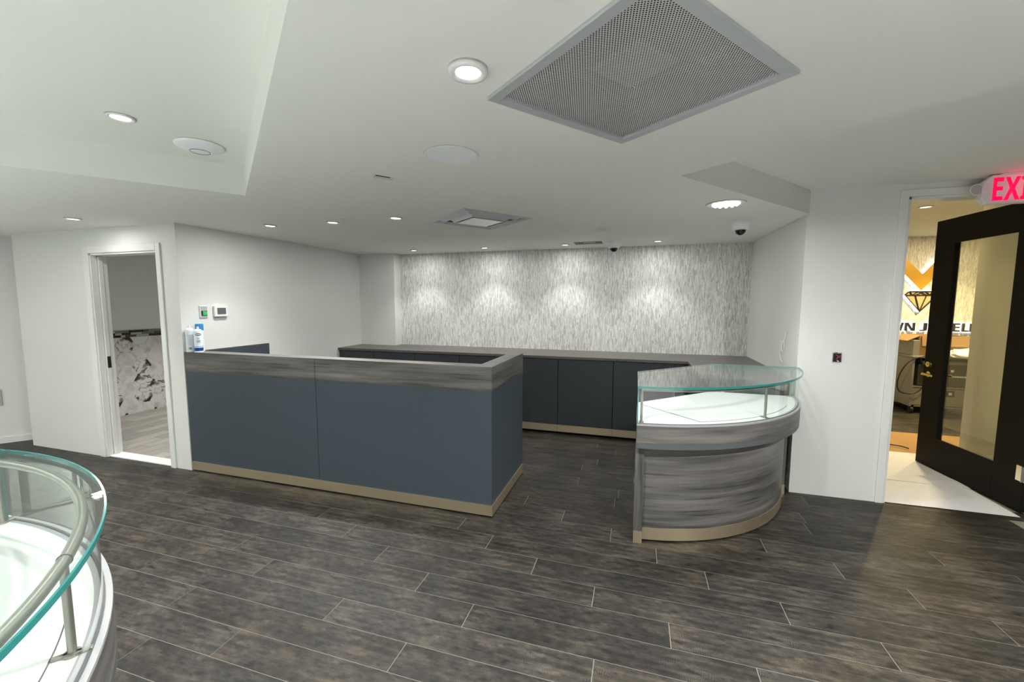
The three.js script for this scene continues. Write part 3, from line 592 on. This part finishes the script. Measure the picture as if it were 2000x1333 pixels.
// straight showcase joined to the left-hand curved one
for (const [cx, label] of [[-2.9, 'straight glass showcase continuing the curved one'], [-4.698, 'unseen straight glass showcase added at the outer end of the row to bounce light']]) {  // outer one is unseen, added so its white deck bounces light
  const s = thing('straight_showcase', label, 'showcase', [cx, 0, -0.5], 'straight glass showcases');
  const x0 = -0.9, x1 = 0.894, z0 = -0.306, z1 = 0.28;
  mesh('body', box(x0, x1, 0.085, 0.626, z0 + 0.08, z1), M.lam, s);
  mesh('plinth', box(x0, x1, 0.012, 0.088, z0 + 0.076, z0 + 0.1), M.gold, s, 'brushed gold plinth');
  mesh('toe_kick', box(x0, x1, 0, 0.085, z0 + 0.13, z1), M.black, s);
  mesh('fascia', box(x0, x1, 0.662, 0.766, z0, z1), M.lam, s);
  mesh('fascia_strip', box(x0, x1, 0.626, 0.6605, z0 + 0.001, z1), M.strip, s);
  mesh('deck', box(x0, x1, 0.766, 0.776, z0, z1), M.deck, s, 'white display deck');
  const t = mesh('glass_top', new THREE.PlaneGeometry(x1 - x0, z1 - z0).rotateX(-Math.PI / 2).translate((x0 + x1) / 2, 1.005, (z0 + z1) / 2), M.glass, s, 'clear glass top');
  mesh('polished_edge', [box(x0, x1, 0.9956, 1.0054, z0 - 0.002, z0 + 0.002), box(x1 - 0.002, x1 + 0.001, 0.9957, 1.0053, z0, z1)], M.glassEdge, t, 'green polished glass edge');
  mesh('glass_front', new THREE.PlaneGeometry(x1 - x0, 0.22).rotateY(Math.PI).translate((x0 + x1) / 2, 0.886, z0 + 0.016), M.glass, s, 'clear glass front');
  mesh('rail', new THREE.CylinderGeometry(0.0115, 0.0115, x1 - x0, 12).rotateZ(Math.PI / 2).translate((x0 + x1) / 2, 0.983, z0 + 0.042), M.alu, s, 'satin metal rail');
  for (const x of [x1 - 0.03, x0 + 0.03]) mesh('post', [cyl(0.0075, 0.207, x, 0.8795, z0 + 0.042, 14), cyl(0.014, 0.006, x, 0.779, z0 + 0.042, 18)], M.alu, s, 'satin metal post');
}

// ---------------------------------------------------------------- spray cans on the counter
{
  function labelTex(draw) { const c = document.createElement('canvas'); c.width = 256; c.height = 256; const x = c.getContext('2d'); draw(x); const t = new THREE.CanvasTexture(c); t.colorSpace = THREE.SRGBColorSpace; t.wrapS = THREE.RepeatWrapping; return t; }
  const art = [
    x => { x.fillStyle = '#e6eef2'; x.fillRect(0, 0, 256, 256); x.fillStyle = '#7b8a94'; x.fillRect(96, 52, 60, 4); x.fillStyle = '#a9b8c8'; for (let i = 0; i < 14; i++) x.fillRect(100, 66 + i * 8, 30 + (i * 13) % 22, 2); x.fillStyle = '#8fa0ae'; x.fillRect(112, 200, 28, 26); },
    x => { x.fillStyle = '#e9f0f6'; x.fillRect(0, 0, 256, 256); x.fillStyle = '#244a86'; x.beginPath(); x.ellipse(128, 36, 30, 15, 0, 0, 7); x.fill(); x.fillStyle = '#e9f0f6'; x.fillRect(106, 31, 44, 9); x.fillStyle = '#7f93a5'; x.fillRect(112, 76, 28, 7); x.fillRect(116, 88, 22, 7); x.fillStyle = '#b98a96'; x.fillRect(110, 108, 34, 16); x.fillStyle = '#8a2f3e'; x.fillRect(110, 134, 38, 6); x.fillStyle = '#5a7384'; x.fillRect(124, 112, 20, 8); x.fillStyle = '#a9cfe0'; x.fillRect(0, 178, 256, 18); x.fillStyle = '#1c3f92'; x.fillRect(0, 200, 256, 40); x.fillStyle = '#d8e0ee'; x.fillRect(0, 240, 256, 16); },
    x => { x.fillStyle = '#dfe6ee'; x.fillRect(0, 0, 256, 256); x.fillStyle = '#55606a'; x.fillRect(110, 18, 40, 18); x.fillStyle = '#6a7884'; x.fillRect(114, 44, 30, 7); x.fillStyle = '#a9a6c4'; for (let i = 0; i < 12; i++) x.fillRect(112, 80 + i * 11, 34, 4); },
  ];
  const specs = [
    [-3.717, -2.650, 0, 0.186, 'white aerosol can with bare nozzle at the counter end by the wall', false],
    [-3.634, -2.661, 1, 0.178, 'white aerosol can with dark blue oval label and blue foot', false],
    [-3.684, -2.7115, 2, 0.18, 'white aerosol can with bright blue cap standing behind the others', true],
  ];
  specs.forEach(([x, z, k, h, label, cap]) => {
    const c = thing('aerosol_can', label, 'spray can', [x, 1.064, z], 'aerosol cans on the reception counter');
    const r = 0.0315;
    const turn = Math.atan2(x, z) + Math.PI / 2 + Math.PI / 2;
    const body = mesh('body', new THREE.CylinderGeometry(r, r, h, 32, 1, true).translate(0, h / 2, 0), std({ map: labelTex(art[k]), roughness: 0.3 }), c);
    body.rotation.y = Math.atan2(-x, -z) + Math.PI;
    mesh('base_rim', cyl(r * 1.02, 0.006, 0, 0.003, 0, 32), M.white, c);
    mesh('shoulder', lathe([[r, h], [r * 0.97, h + 0.008], [r * 0.7, h + 0.018], [r * 0.45, h + 0.022], [0, h + 0.022]]), M.white, c);
    if (cap) mesh('cap', lathe([[0, h + 0.062], [r * 0.93, h + 0.062], [r * 0.98, h + 0.056], [r * 1.0, h + 0.004], [r * 0.9, h]]), std({ color: new THREE.Color().setRGB(0.03, 0.24, 0.58), roughness: 0.35 }), c, 'bright blue cap');
    else mesh('nozzle', [cyl(0.009, 0.016, 0, h + 0.03, 0, 16), cyl(0.006, 0.008, 0, h + 0.04, 0, 12)], M.white, c);
  });
}
// ---------------------------------------------------------------- small things on the walls
{
  const t = thing('thermostat', 'white wall thermostat with grey screen beside the green-lit plate', 'thermostat', [SIDE, 1.36, -2.97]);
  mesh('backplate', rbox(0.0, 0.006, -0.03, 0.09, -0.062, 0.055, 0.002), M.greyMetal, t);
  mesh('housing', rbox(0.004, 0.028, 0.0, 0.10, -0.068, 0.066, 0.005), M.white, t);
  mesh('screen', rbox(0.0275, 0.030, 0.022, 0.082, -0.042, 0.042, 0.001), std({ color: new THREE.Color().setRGB(0.10, 0.12, 0.13), roughness: 0.2 }), t, 'dark grey screen');
  const g = thing('door_release_plate', 'metal wall plate with green lit button beside the thermostat', 'wall switch', [SIDE, 1.355, -2.815]);
  mesh('wall_box', rbox(0.0, 0.012, 0.0, 0.108, -0.036, 0.036, 0.002), M.white, g);
  mesh('plate', rbox(0.011, 0.014, 0.006, 0.102, -0.03, 0.03, 0.001), M.greyMetal, g);
  mesh('recess', rbox(0.0135, 0.016, 0.018, 0.062, -0.026, 0.026, 0.001), M.black, g);
  mesh('button_light', rbox(0.015, 0.024, 0.022, 0.058, -0.020, 0.016, 0.003), std({ color: new THREE.Color().setRGB(0.02, 0.30, 0.06), emissive: new THREE.Color().setRGB(0.01, 0.16, 0.03), roughness: 0.3 }), g, 'green lit push button');
  const o = thing('electrical_box', 'open electrical box with maroon wires on the doorway wall', 'electrical box', [1.457, 1.09, DOORZ]);
  mesh('recess', box(-0.027, 0.027, -0.033, 0.033, -0.0005, 0.001), M.black, o);
  mesh('frame', [box(-0.033, -0.027, -0.04, 0.04, 0, 0.003), box(0.027, 0.032, -0.036, 0.04, 0, 0.003), box(-0.027, 0.027, 0.033, 0.042, 0, 0.003), box(-0.027, 0.022, -0.04, -0.033, 0, 0.003)], M.greyMetal, o);
  mesh('wire', tubeOf([[-0.012, 0.02, 0.003], [0.004, 0.008, 0.012], [-0.006, -0.01, 0.012], [0.008, -0.022, 0.005]], 0.005, 20), std({ color: new THREE.Color().setRGB(0.16, 0.02, 0.04), roughness: 0.5 }), o, 'maroon wire');
  mesh('wire', tubeOf([[-0.004, 0.012, 0.004], [0.014, 0.0, 0.01], [0.018, 0.018, 0.004]], 0.005, 20), std({ color: new THREE.Color().setRGB(0.16, 0.02, 0.04), roughness: 0.5 }), o, 'maroon wire');
  mesh('wire', tubeOf([[-0.006, -0.012, 0.006], [0.004, -0.026, 0.009], [0.010, -0.028, 0.004]], 0.0035, 16), M.white, o, 'pale wire end');
  mesh('ring_tab', [cyl(0.004, 0.004, -0.012, 0.0375, 0.004, 10).rotateX(0), box(-0.006, 0.0, 0.034, 0.041, 0.003, 0.0036)], M.black, o);
  const wz = -4.0;
  const wl = tag(mesh('wire_coil', [tubeOf([[RIGHT - 0.006, 1.27, -3.955], [RIGHT - 0.012, 1.20, -3.965], [RIGHT - 0.02, 1.16, -4.01], [RIGHT - 0.02, 1.08, -4.045], [RIGHT - 0.016, 1.03, -4.03], [RIGHT - 0.012, 1.0, -3.985]], 0.0035, 50), tubeOf([[RIGHT - 0.02, 1.17, -4.0], [RIGHT - 0.018, 1.12, -4.02], [RIGHT - 0.012, 1.09, -3.995], [RIGHT - 0.010, 1.13, -3.975], [RIGHT - 0.012, 1.18, -3.985]], 0.003, 40), tubeOf([[RIGHT - 0.03, 1.175, -4.02], [RIGHT - 0.014, 1.172, -3.98]], 0.003, 8)], M.white, scene), 'thin white wire coil hanging from a hole in side wall', 'wire');
  const wh = mesh('wall_hole', box(RIGHT - 0.004, RIGHT - 0.0005, 1.245, 1.275, -3.962, -3.95), M.greyMetal, wl);
  // receptacle on the slanting wall
  const q = Q(6.6, -1.995), e = thing('wall_outlet', 'metal wall outlet on the slanting wall', 'outlet', [q[0], 0.41, q[1]]);
  e.rotation.y = Math.atan2(-QA[0], -QA[1]);
  mesh('box', rbox(-0.045, 0.045, 0, 0.165, -0.001, 0.012, 0.003), M.greyMetal, e);
  mesh('receptacle', [rbox(-0.03, 0.03, 0.087, 0.14, 0.011, 0.02, 0.006), rbox(-0.03, 0.03, 0.025, 0.078, 0.011, 0.02, 0.006)], M.white, e);
}

// ---------------------------------------------------------------- ceiling fittings
function downlight(x, z, y, r, opt) {
  const { label, cd = 30, angle = 50, pen = 0.45, warm = false, proud = 0.004, ring = 1.5 } = opt;
  const d = thing('ceiling_downlight', label, 'ceiling light', [x, y, z], opt.group);
  const R = r * ring;
  mesh('trim_ring', lathe([[r * 1.02, -proud - 0.001], [r * 1.25, -proud - 0.006], [R * 0.96, -proud - 0.004], [R, -0.0005], [r * 1.0, -0.0005], [r * 1.02, -proud - 0.001]]), M.white, d);
  mesh('lens_light', new THREE.CylinderGeometry(r * 1.02, r * 1.02, 0.002, 32).translate(0, -proud + 0.0006, 0), warm ? M.lensWarm : M.lens, d, 'glowing round lens');
  if (cd) {
    const l = new THREE.SpotLight(warm ? warmWhite : coolWhite, cd * LAMP, 0, THREE.MathUtils.degToRad(angle), pen, 2);
    l.position.set(x, y - proud - 0.03, z); l.target.position.set(x, y - 1, z); l.shadow.radius = r / 0.02;
    l.name = 'downlight_beam';
    scene.add(l); scene.add(l.target);
    if (opt.spill) {                                  // the frosted lens also spreads light evenly to all sides
      const a = 1.8 * r, q = new THREE.RectAreaLight(warm ? warmWhite : coolWhite, opt.spill * LAMP / (a * a), a, a);
      q.position.set(x, y - proud - 0.012, z); q.lookAt(x, y - 1, z); q.name = 'downlight_spill'; scene.add(q);
    }
  }
  return d;
}
const main = { cd: 2.0, spill: 1.4, angle: 56, pen: 0.8 }, shop = { cd: 9.5, spill: 1, angle: 60, pen: 0.8 };  // shop set serves the unseen lamps added for ceiling brightness
downlight(-0.483, -1.168, LOW, 0.0355, { ...main, cd: 3, spill: 4.5, proud: 0.010, ring: 1.62, label: 'round downlight with wide white ring beside the square perforated grille' });
downlight(-2.276, -1.383, HIGH, 0.036, { ...main, cd: 5, spill: 0, angle: 62, pen: 0.9, label: 'round downlight recessed in the raised ceiling tray' });
downlight(-4.374, -2.27, LOW, 0.036, { ...main, cd: 3, spill: 0.5, angle: 36, label: 'small downlight over the washroom doorway' });
downlight(-3.09, -2.95, LOW, 0.036, { ...main, spill: 0.9, label: 'small downlight nearest the side wall with thermostat' });
downlight(-2.456, -2.974, LOW, 0.036, { ...main, label: 'small downlight over the middle of the reception counter beside a round blank cover' });
downlight(-1.849, -2.961, LOW, 0.036, { ...main, label: 'small downlight over the reception counter beside the square air diffuser' });
const wash = { cd: 1.05, spill: 0.5, angle: 47, pen: 0.4, group: 'wall-washing downlights' };
['first', 'second', 'third', 'fourth'].forEach((n, i) => downlight([-2.764, -1.801, -0.813, 0.195][i], [-4.83, -4.845, -4.84, -4.825][i], LOW, 0.033, { ...wash, label: `small downlight washing the papered wall, ${n} from the plain return wall` }));
// unseen downlights added to brighten ceiling, walls and decks, then the far-room lamps
downlight(1.6, -1.15, LOW, 0.036, { cd: 5, spill: 14, angle: 58, pen: 0.8, label: 'unseen downlight added by the ceiling step to brighten the doorway wall' });
downlight(-1.45, -0.1, HIGH, 0.036, { cd: 0.9, spill: 0, angle: 46, pen: 0.8, label: 'unseen downlight added in the ceiling tray to brighten the curved showcase deck' });
downlight(2.0, -4.5, 2.476, 0.04, { cd: 0.1, spill: 0.15, angle: 60, pen: 0.8, warm: true, label: 'unseen warm downlight added beyond the doorway to brighten the partition' });  // unseen lamp added to lift the beige partition
for (const [x, z, h, k] of [[-1.2, 1.6, LOW, 0.6], [0.6, 0.9, LOW, 2.3], [2.2, 0.9, LOW, 1.7], [-3.4, 1.5, LOW, 0.7], [-5.4, 1.3, LOW, 0.8], [-2.3, 2.7, LOW, 0.5], [-0.3, 2.7, LOW, 0.9], [1.7, 2.7, LOW, 0.5], [-4.4, 2.7, LOW, 0.5]])
  downlight(x, z, h, 0.036, { ...shop, cd: shop.cd * k, label: 'unseen downlight added over the shop floor to brighten the ceiling', group: 'added downlights over the shop floor' });  // added lamps that feed the bounce from the white board
downlight(-2.9, -0.5, HIGH, 0.036, { cd: 7, spill: 0, angle: 38, pen: 0.7, label: 'unseen downlight added in the ceiling tray so the straight showcase deck bounces light' });
downlight(-6.3, 0.1, LOW, 0.036, { cd: 6, spill: 5, angle: 60, pen: 0.8, label: 'unseen downlight added to brighten the slanting wall' });
downlight(-4.7, -0.5, LOW, 0.036, { cd: 9, spill: 6, angle: 42, pen: 0.7, label: 'unseen downlight added over the outer straight showcase for bounced light' });
downlight(2.773, -5.345, 2.476, 0.04, { cd: 3, spill: 3.2, angle: 62, pen: 0.5, warm: true, label: 'warm round downlight in the room beyond the doorway' });
downlight(4.2, -6.7, 2.476, 0.04, { cd: 9, spill: 4.5, angle: 62, pen: 0.5, warm: true, label: 'warm downlight over the equipment cart' });
downlight(-5.1, -4.0, LOW, 0.036, { cd: 6.5, spill: 0.4, angle: 50, pen: 0.6, label: 'unseen small downlight added to brighten the washroom' });  // unseen lamp added to brighten washroom tiles and floor
// many-LED fixture over the showcase
{
  const d = thing('led_ceiling_light', 'round ceiling light of many small bright LEDs above the showcase', 'ceiling light', [0.553, LOW, -3.165]);
  mesh('dish', lathe([[0, -0.003], [0.10, -0.003], [0.112, -0.006], [0.122, -0.005], [0.125, -0.0004], [0, -0.0004]]), M.white, d);
  const pts = [[0, 0]]; for (let i = 0; i < 6; i++) pts.push([0.036 * Math.cos(i * Math.PI / 3), 0.036 * Math.sin(i * Math.PI / 3)]); for (let i = 0; i < 12; i++) pts.push([0.074 * Math.cos(i * Math.PI / 6 + 0.2), 0.074 * Math.sin(i * Math.PI / 6 + 0.2)]);
  for (const [x, z] of pts) mesh('led_light', new THREE.SphereGeometry(0.012, 14, 8, 0, Math.PI * 2, Math.PI / 2, Math.PI / 2).translate(x, -0.0035, z), M.lens, d);
  const l = new THREE.SpotLight(coolWhite, 1.4 * LAMP, 0, THREE.MathUtils.degToRad(58), 0.6, 2);
  l.position.set(0.553, LOW - 0.04, -3.165); l.target.position.set(0.553, 0, -3.165); l.shadow.radius = 3.5; l.name = 'led_beam'; scene.add(l, l.target);
  const q = new THREE.RectAreaLight(coolWhite, 0.95 * LAMP / 0.0256, 0.16, 0.16); q.position.set(0.553, LOW - 0.024, -3.165); q.lookAt(0.553, 0, -3.165); q.name = 'led_spill'; scene.add(q);
}
// return-air grille: frame, perforated sheet, dark plenum
{
  const cs = (GR.s0 + GR.s1) / 2, ct = (GR.t0 + GR.t1) / 2, p = Q(cs, ct);
  const g = thing('return_air_grille', 'square silver-framed perforated grille in the ceiling', 'air grille', [p[0], LOW, p[1]]);
  g.rotation.y = Math.atan2(-QA[1], QA[0]);          // local x along s, local z along t (QB = x cross)
  const h = (GR.s1 - GR.s0) / 2, k = (GR.t1 - GR.t0) / 2, f = 0.036;
  mesh('frame_bar', rbox(-h, h, -0.012, 0, -k, -k + f, 0.003), M.greyMetal, g); mesh('frame_bar', rbox(-h, h, -0.012, 0, k - f, k, 0.003), M.greyMetal, g);
  mesh('frame_bar', rbox(-h, -h + f, -0.012, 0, -k + f, k - f, 0.003), M.greyMetal, g); mesh('frame_bar', rbox(h - f, h, -0.012, 0, -k + f, k - f, 0.003), M.greyMetal, g);
  // sheet with punched holes 6.6 mm apart, staggered
  const cell = 64, al = dataTex(cell * 2, cell * 2, (u, v) => { const d = Math.min(...[[0, 0], [1, 0], [0, 1], [1, 1], [0.5, 0.5]].map(([a, b]) => Math.hypot(u - a, v - b))); const c = d < 0.235 ? 0 : 255; return [c, c, c]; }, false);
  al.repeat.set(1 / 0.0098, 1 / 0.0098);
  const sheetMat = std({ color: new THREE.Color().setRGB(0.62, 0.62, 0.62), roughness: 0.45, metalness: 0.2, alphaMap: al, alphaTest: 0.5, side: THREE.DoubleSide });
  const a = h - f + 0.004, b = k - f + 0.004;
  const sh = new THREE.PlaneGeometry(2 * a, 2 * b, 12, 12).rotateX(Math.PI / 2), sp = sh.attributes.position, uv = sh.attributes.uv;
  for (let i = 0; i < sp.count; i++) { const x = sp.getX(i), z = sp.getZ(i); sp.setY(i, -0.002 - 0.006 * (1 - (x / a) ** 2) * (1 - (z / b) ** 2)); uv.setXY(i, x, z); }
  mesh('perforated_sheet', sh, sheetMat, g, 'grey sheet punched with rows of small holes');
  mesh('screw', new THREE.SphereGeometry(0.006, 12, 8).scale(1, 0.5, 1).translate(0, -0.009, 0), M.chrome, g);
  const dk = std({ color: new THREE.Color().setRGB(0.03, 0.03, 0.03), roughness: 0.9 });
  mesh('plenum', [box(-h + 0.03, h - 0.03, 0.15, 0.158, -k + 0.03, k - 0.03), box(-h + 0.03, -h + 0.036, 0.002, 0.15, -k + 0.03, k - 0.03), box(h - 0.036, h - 0.03, 0.002, 0.15, -k + 0.03, k - 0.03), box(-h + 0.036, h - 0.036, 0.002, 0.15, -k + 0.03, -k + 0.036), box(-h + 0.036, h - 0.036, 0.002, 0.15, k - 0.036, k - 0.03)], dk, g);
  mesh('damper', box(-0.09, 0.09, 0.05, 0.06, -0.09, 0.09), std({ color: new THREE.Color().setRGB(0.14, 0.14, 0.14), roughness: 0.6 }), g, 'square damper plate behind the sheet');
}
// stepped square supply diffuser
{
  const cs = 2.98, ct = 1.75, p = Q(cs, ct);
  const g = thing('air_diffuser', 'stepped square metal air diffuser in the ceiling', 'air diffuser', [p[0], LOW, p[1]]);
  g.rotation.y = Math.atan2(-QA[1], QA[0]);
  const ring = (o, i, yo, yi) => { const gs = []; for (let k = 0; k < 4; k++) { const s = new THREE.BufferGeometry(); const P = [[-o, yo, o], [o, yo, o], [i, yi, i], [-i, yi, i]]; const v = [0, 1, 2, 0, 2, 3].flatMap(n => P[n]); s.setAttribute('position', new THREE.Float32BufferAttribute(v, 3)); s.setAttribute('uv', new THREE.Float32BufferAttribute(new Float32Array(12), 2)); s.rotateY(k * Math.PI / 2); s.computeVertexNormals(); gs.push(s); } return mergeGeometries(gs); };
  const met = std({ color: new THREE.Color().setRGB(0.68, 0.70, 0.72), metalness: 0.35, roughness: 0.3, side: THREE.DoubleSide });
  mesh('frame', [ring(0.31, 0.285, -0.001, -0.010), ring(0.285, 0.268, -0.010, 0.004)], met, g);
  mesh('vane', [ring(0.272, 0.215, 0.03, -0.012), ring(0.215, 0.205, -0.012, -0.004)], met, g);
  mesh('vane', [ring(0.200, 0.150, 0.03, -0.018), ring(0.150, 0.142, -0.018, -0.010)], met, g);
  mesh('centre_plate', [rbox(-0.135, 0.135, -0.022, -0.016, -0.135, 0.135, 0.002)], met, g);
  mesh('support_wire', [0, 1, 2, 3].map(k => new THREE.CylinderGeometry(0.003, 0.003, 0.16, 6).rotateZ(1.2).translate(0.18, 0.005, 0).rotateY(Math.PI / 4 + k * Math.PI / 2)), M.white, g);
  mesh('throat', box(-0.28, 0.28, 0.10, 0.108, -0.28, 0.28), M.black, g);
}
{
  const s = thing('ceiling_speaker', 'flat round white speaker cover flush in the ceiling', 'speaker', [-0.826, LOW, -1.795]);
  mesh('rim', lathe([[0.112, -0.0035], [0.116, -0.005], [0.121, -0.004], [0.1225, -0.0004], [0.112, -0.0004], [0.112, -0.0035]], 56), M.white, s);
  mesh('cover', lathe([[0, -0.003], [0.1115, -0.003], [0.1118, -0.0004], [0, -0.0004]], 56), M.whitePlastic, s);
  const w = thing('wireless_access_point', 'domed round bluish-white disc in the ceiling tray corner', 'access point', [-2.277, HIGH, -1.744]);
  mesh('housing', lathe([[0, -0.036], [0.03, -0.0355], [0.06, -0.032], [0.09, -0.022], [0.107, -0.012], [0.113, -0.005], [0.112, -0.0004], [0, -0.0004]], 56), M.whitePlastic, w);
  mesh('logo_ring', new THREE.TorusGeometry(0.045, 0.0013, 8, 48).rotateX(Math.PI / 2).translate(0, -0.0347, 0), M.groove, w);
  const q = Q(2.281, 0.751), o = thing('ceiling_opening', 'small rectangular cut-out with dark fitting in the ceiling', 'opening', [q[0], LOW, q[1]]);
  o.rotation.y = Math.atan2(-QA[1], QA[0]);
  mesh('liner', [box(-0.03, 0.03, 0.03, 0.034, -0.055, 0.055)], M.black, o);
  mesh('edge', [box(-0.036, -0.03, -0.002, 0.002, -0.062, 0.062), box(0.03, 0.036, -0.002, 0.002, -0.062, 0.062), box(-0.03, 0.03, -0.002, 0.002, -0.062, -0.055), box(-0.03, 0.03, -0.002, 0.002, 0.055, 0.062)], M.white, o);
  mesh('fitting', box(-0.024, 0.024, 0.008, 0.02, -0.045, 0.035), std({ color: new THREE.Color().setRGB(0.04, 0.04, 0.045), roughness: 0.6 }), o);
  for (const [x, z, r, l] of [[-2.241, -2.88, 0.052, 'round white blank cover in the ceiling between two downlights over the counter'], [-0.329, -3.934, 0.045, 'round white blank cover in the ceiling before the papered wall']]) {
    const b = thing('blank_cover', l, 'cover plate', [x, LOW, z], 'round blank covers');
    mesh('rim', lathe([[r * 0.84, -0.004], [r * 0.93, -0.010], [r, -0.0004], [r * 0.86, -0.0004], [r * 0.86, -0.004]]), M.white, b);
    mesh('disc', cyl(r * 0.85, 0.002, 0, -0.0014, 0, 32), M.ceiling, b);
  }
  for (const [x, z, k, l] of [[-0.265, -4.80, 1.2, 'white dome security camera close to the papered wall beside the ceiling slot'], [0.80, -3.90, 1.2, 'white dome security camera near the right side wall over the showcase']]) {
    const c = thing('dome_camera', l, 'security camera', [x, LOW, z], 'dome cameras');
    c.scale.setScalar(k);
    mesh('base', lathe([[0.062, -0.0004], [0.063, -0.012], [0.058, -0.02], [0.052, -0.048], [0.047, -0.056], [0, -0.056]]), M.white, c);
    mesh('dome', new THREE.SphereGeometry(0.034, 28, 14, 0, Math.PI * 2, Math.PI / 2, Math.PI / 2).translate(0, -0.056, 0), std({ color: new THREE.Color().setRGB(0.012, 0.012, 0.014), roughness: 0.06 }), c, 'black glossy dome');
  }
}
// exit sign
{
  const e = thing('exit_sign', 'white ceiling-mounted emergency sign with red EXIT letters before the doorway', 'exit sign', [2.318, 2.152, -3.585]);
  const W = 0.345, Hh = 0.172, T = 0.05;
  const sh = new THREE.Shape([[-W / 2 + 0.022, 0], [W / 2 - 0.022, 0], [W / 2, 0.03], [W / 2, Hh - 0.045], [W / 2 - 0.045, Hh], [-W / 2 + 0.045, Hh], [-W / 2, Hh - 0.045], [-W / 2, 0.03]].map(p => new THREE.Vector2(...p)));
  mesh('housing', new THREE.ExtrudeGeometry(sh, { depth: T - 0.012, bevelEnabled: true, bevelSize: 0.006, bevelThickness: 0.006, bevelSegments: 2 }).translate(0, 0, -T / 2 + 0.006), std({ color: new THREE.Color().setRGB(0.82, 0.82, 0.84), roughness: 0.35 }), e);
  const font = await new FontLoader().loadAsync('fonts/droid/droid_sans_bold.typeface.json');
  const tg = new TextGeometry('EXIT', { font, size: 0.128, depth: 0.003, curveSegments: 3 }); tg.computeBoundingBox();
  const bb = tg.boundingBox, sx = 0.25 / (bb.max.x - bb.min.x), sy = 0.145 / (bb.max.y - bb.min.y);
  mesh('letters_light', tg.translate(-bb.min.x, -bb.min.y, 0).scale(sx, sy, 1).translate(-0.127, 0.014, T / 2), std({ color: new THREE.Color().setRGB(0.7, 0.0, 0.03), emissive: new THREE.Color().setRGB(0.9, 0.0, 0.07), emissiveIntensity: 0.65, roughness: 0.4 }), e, 'glowing red EXIT letters');
  mesh('canopy', rbox(-0.09, 0.09, Hh + 0.004, 2.3365 - 2.152, -0.03, 0.03, 0.004), M.white, e);
  for (const s of [-1, 1]) {
    const hd = mesh('lamp_head', lathe([[0, -0.03], [0.02, -0.028], [0.036, 0.0], [0.038, 0.008], [0.034, 0.01], [0.030, 0.002], [0, -0.002]]).rotateX(Math.PI / 2).translate(s * (W / 2 + 0.028), 0.092, 0.01), M.white, e, 'round emergency lamp head');
    mesh('lamp_lens', new THREE.CylinderGeometry(0.031, 0.031, 0.002, 24).rotateX(Math.PI / 2).translate(s * (W / 2 + 0.028), 0.092, 0.015), M.greyMetal, hd);
    mesh('lamp_arm', new THREE.CylinderGeometry(0.009, 0.009, 0.05, 10).rotateZ(Math.PI / 2).translate(s * (W / 2 + 0.005), 0.092, 0), M.white, e);
  }
  const pl = new THREE.PointLight(new THREE.Color().setRGB(1, 0.02, 0.08), 0.008 * LAMP, 0, 2); pl.position.set(2.345, 2.25, -3.47); pl.name = 'exit_glow'; scene.add(pl);
}

// ---------------------------------------------------------------- shadows, render
scene.traverse(o => { if (o.isMesh) { o.castShadow = true; o.receiveShadow = true; } if (o.isLight) { o.castShadow = true; } });
renderer.render(scene, camera);
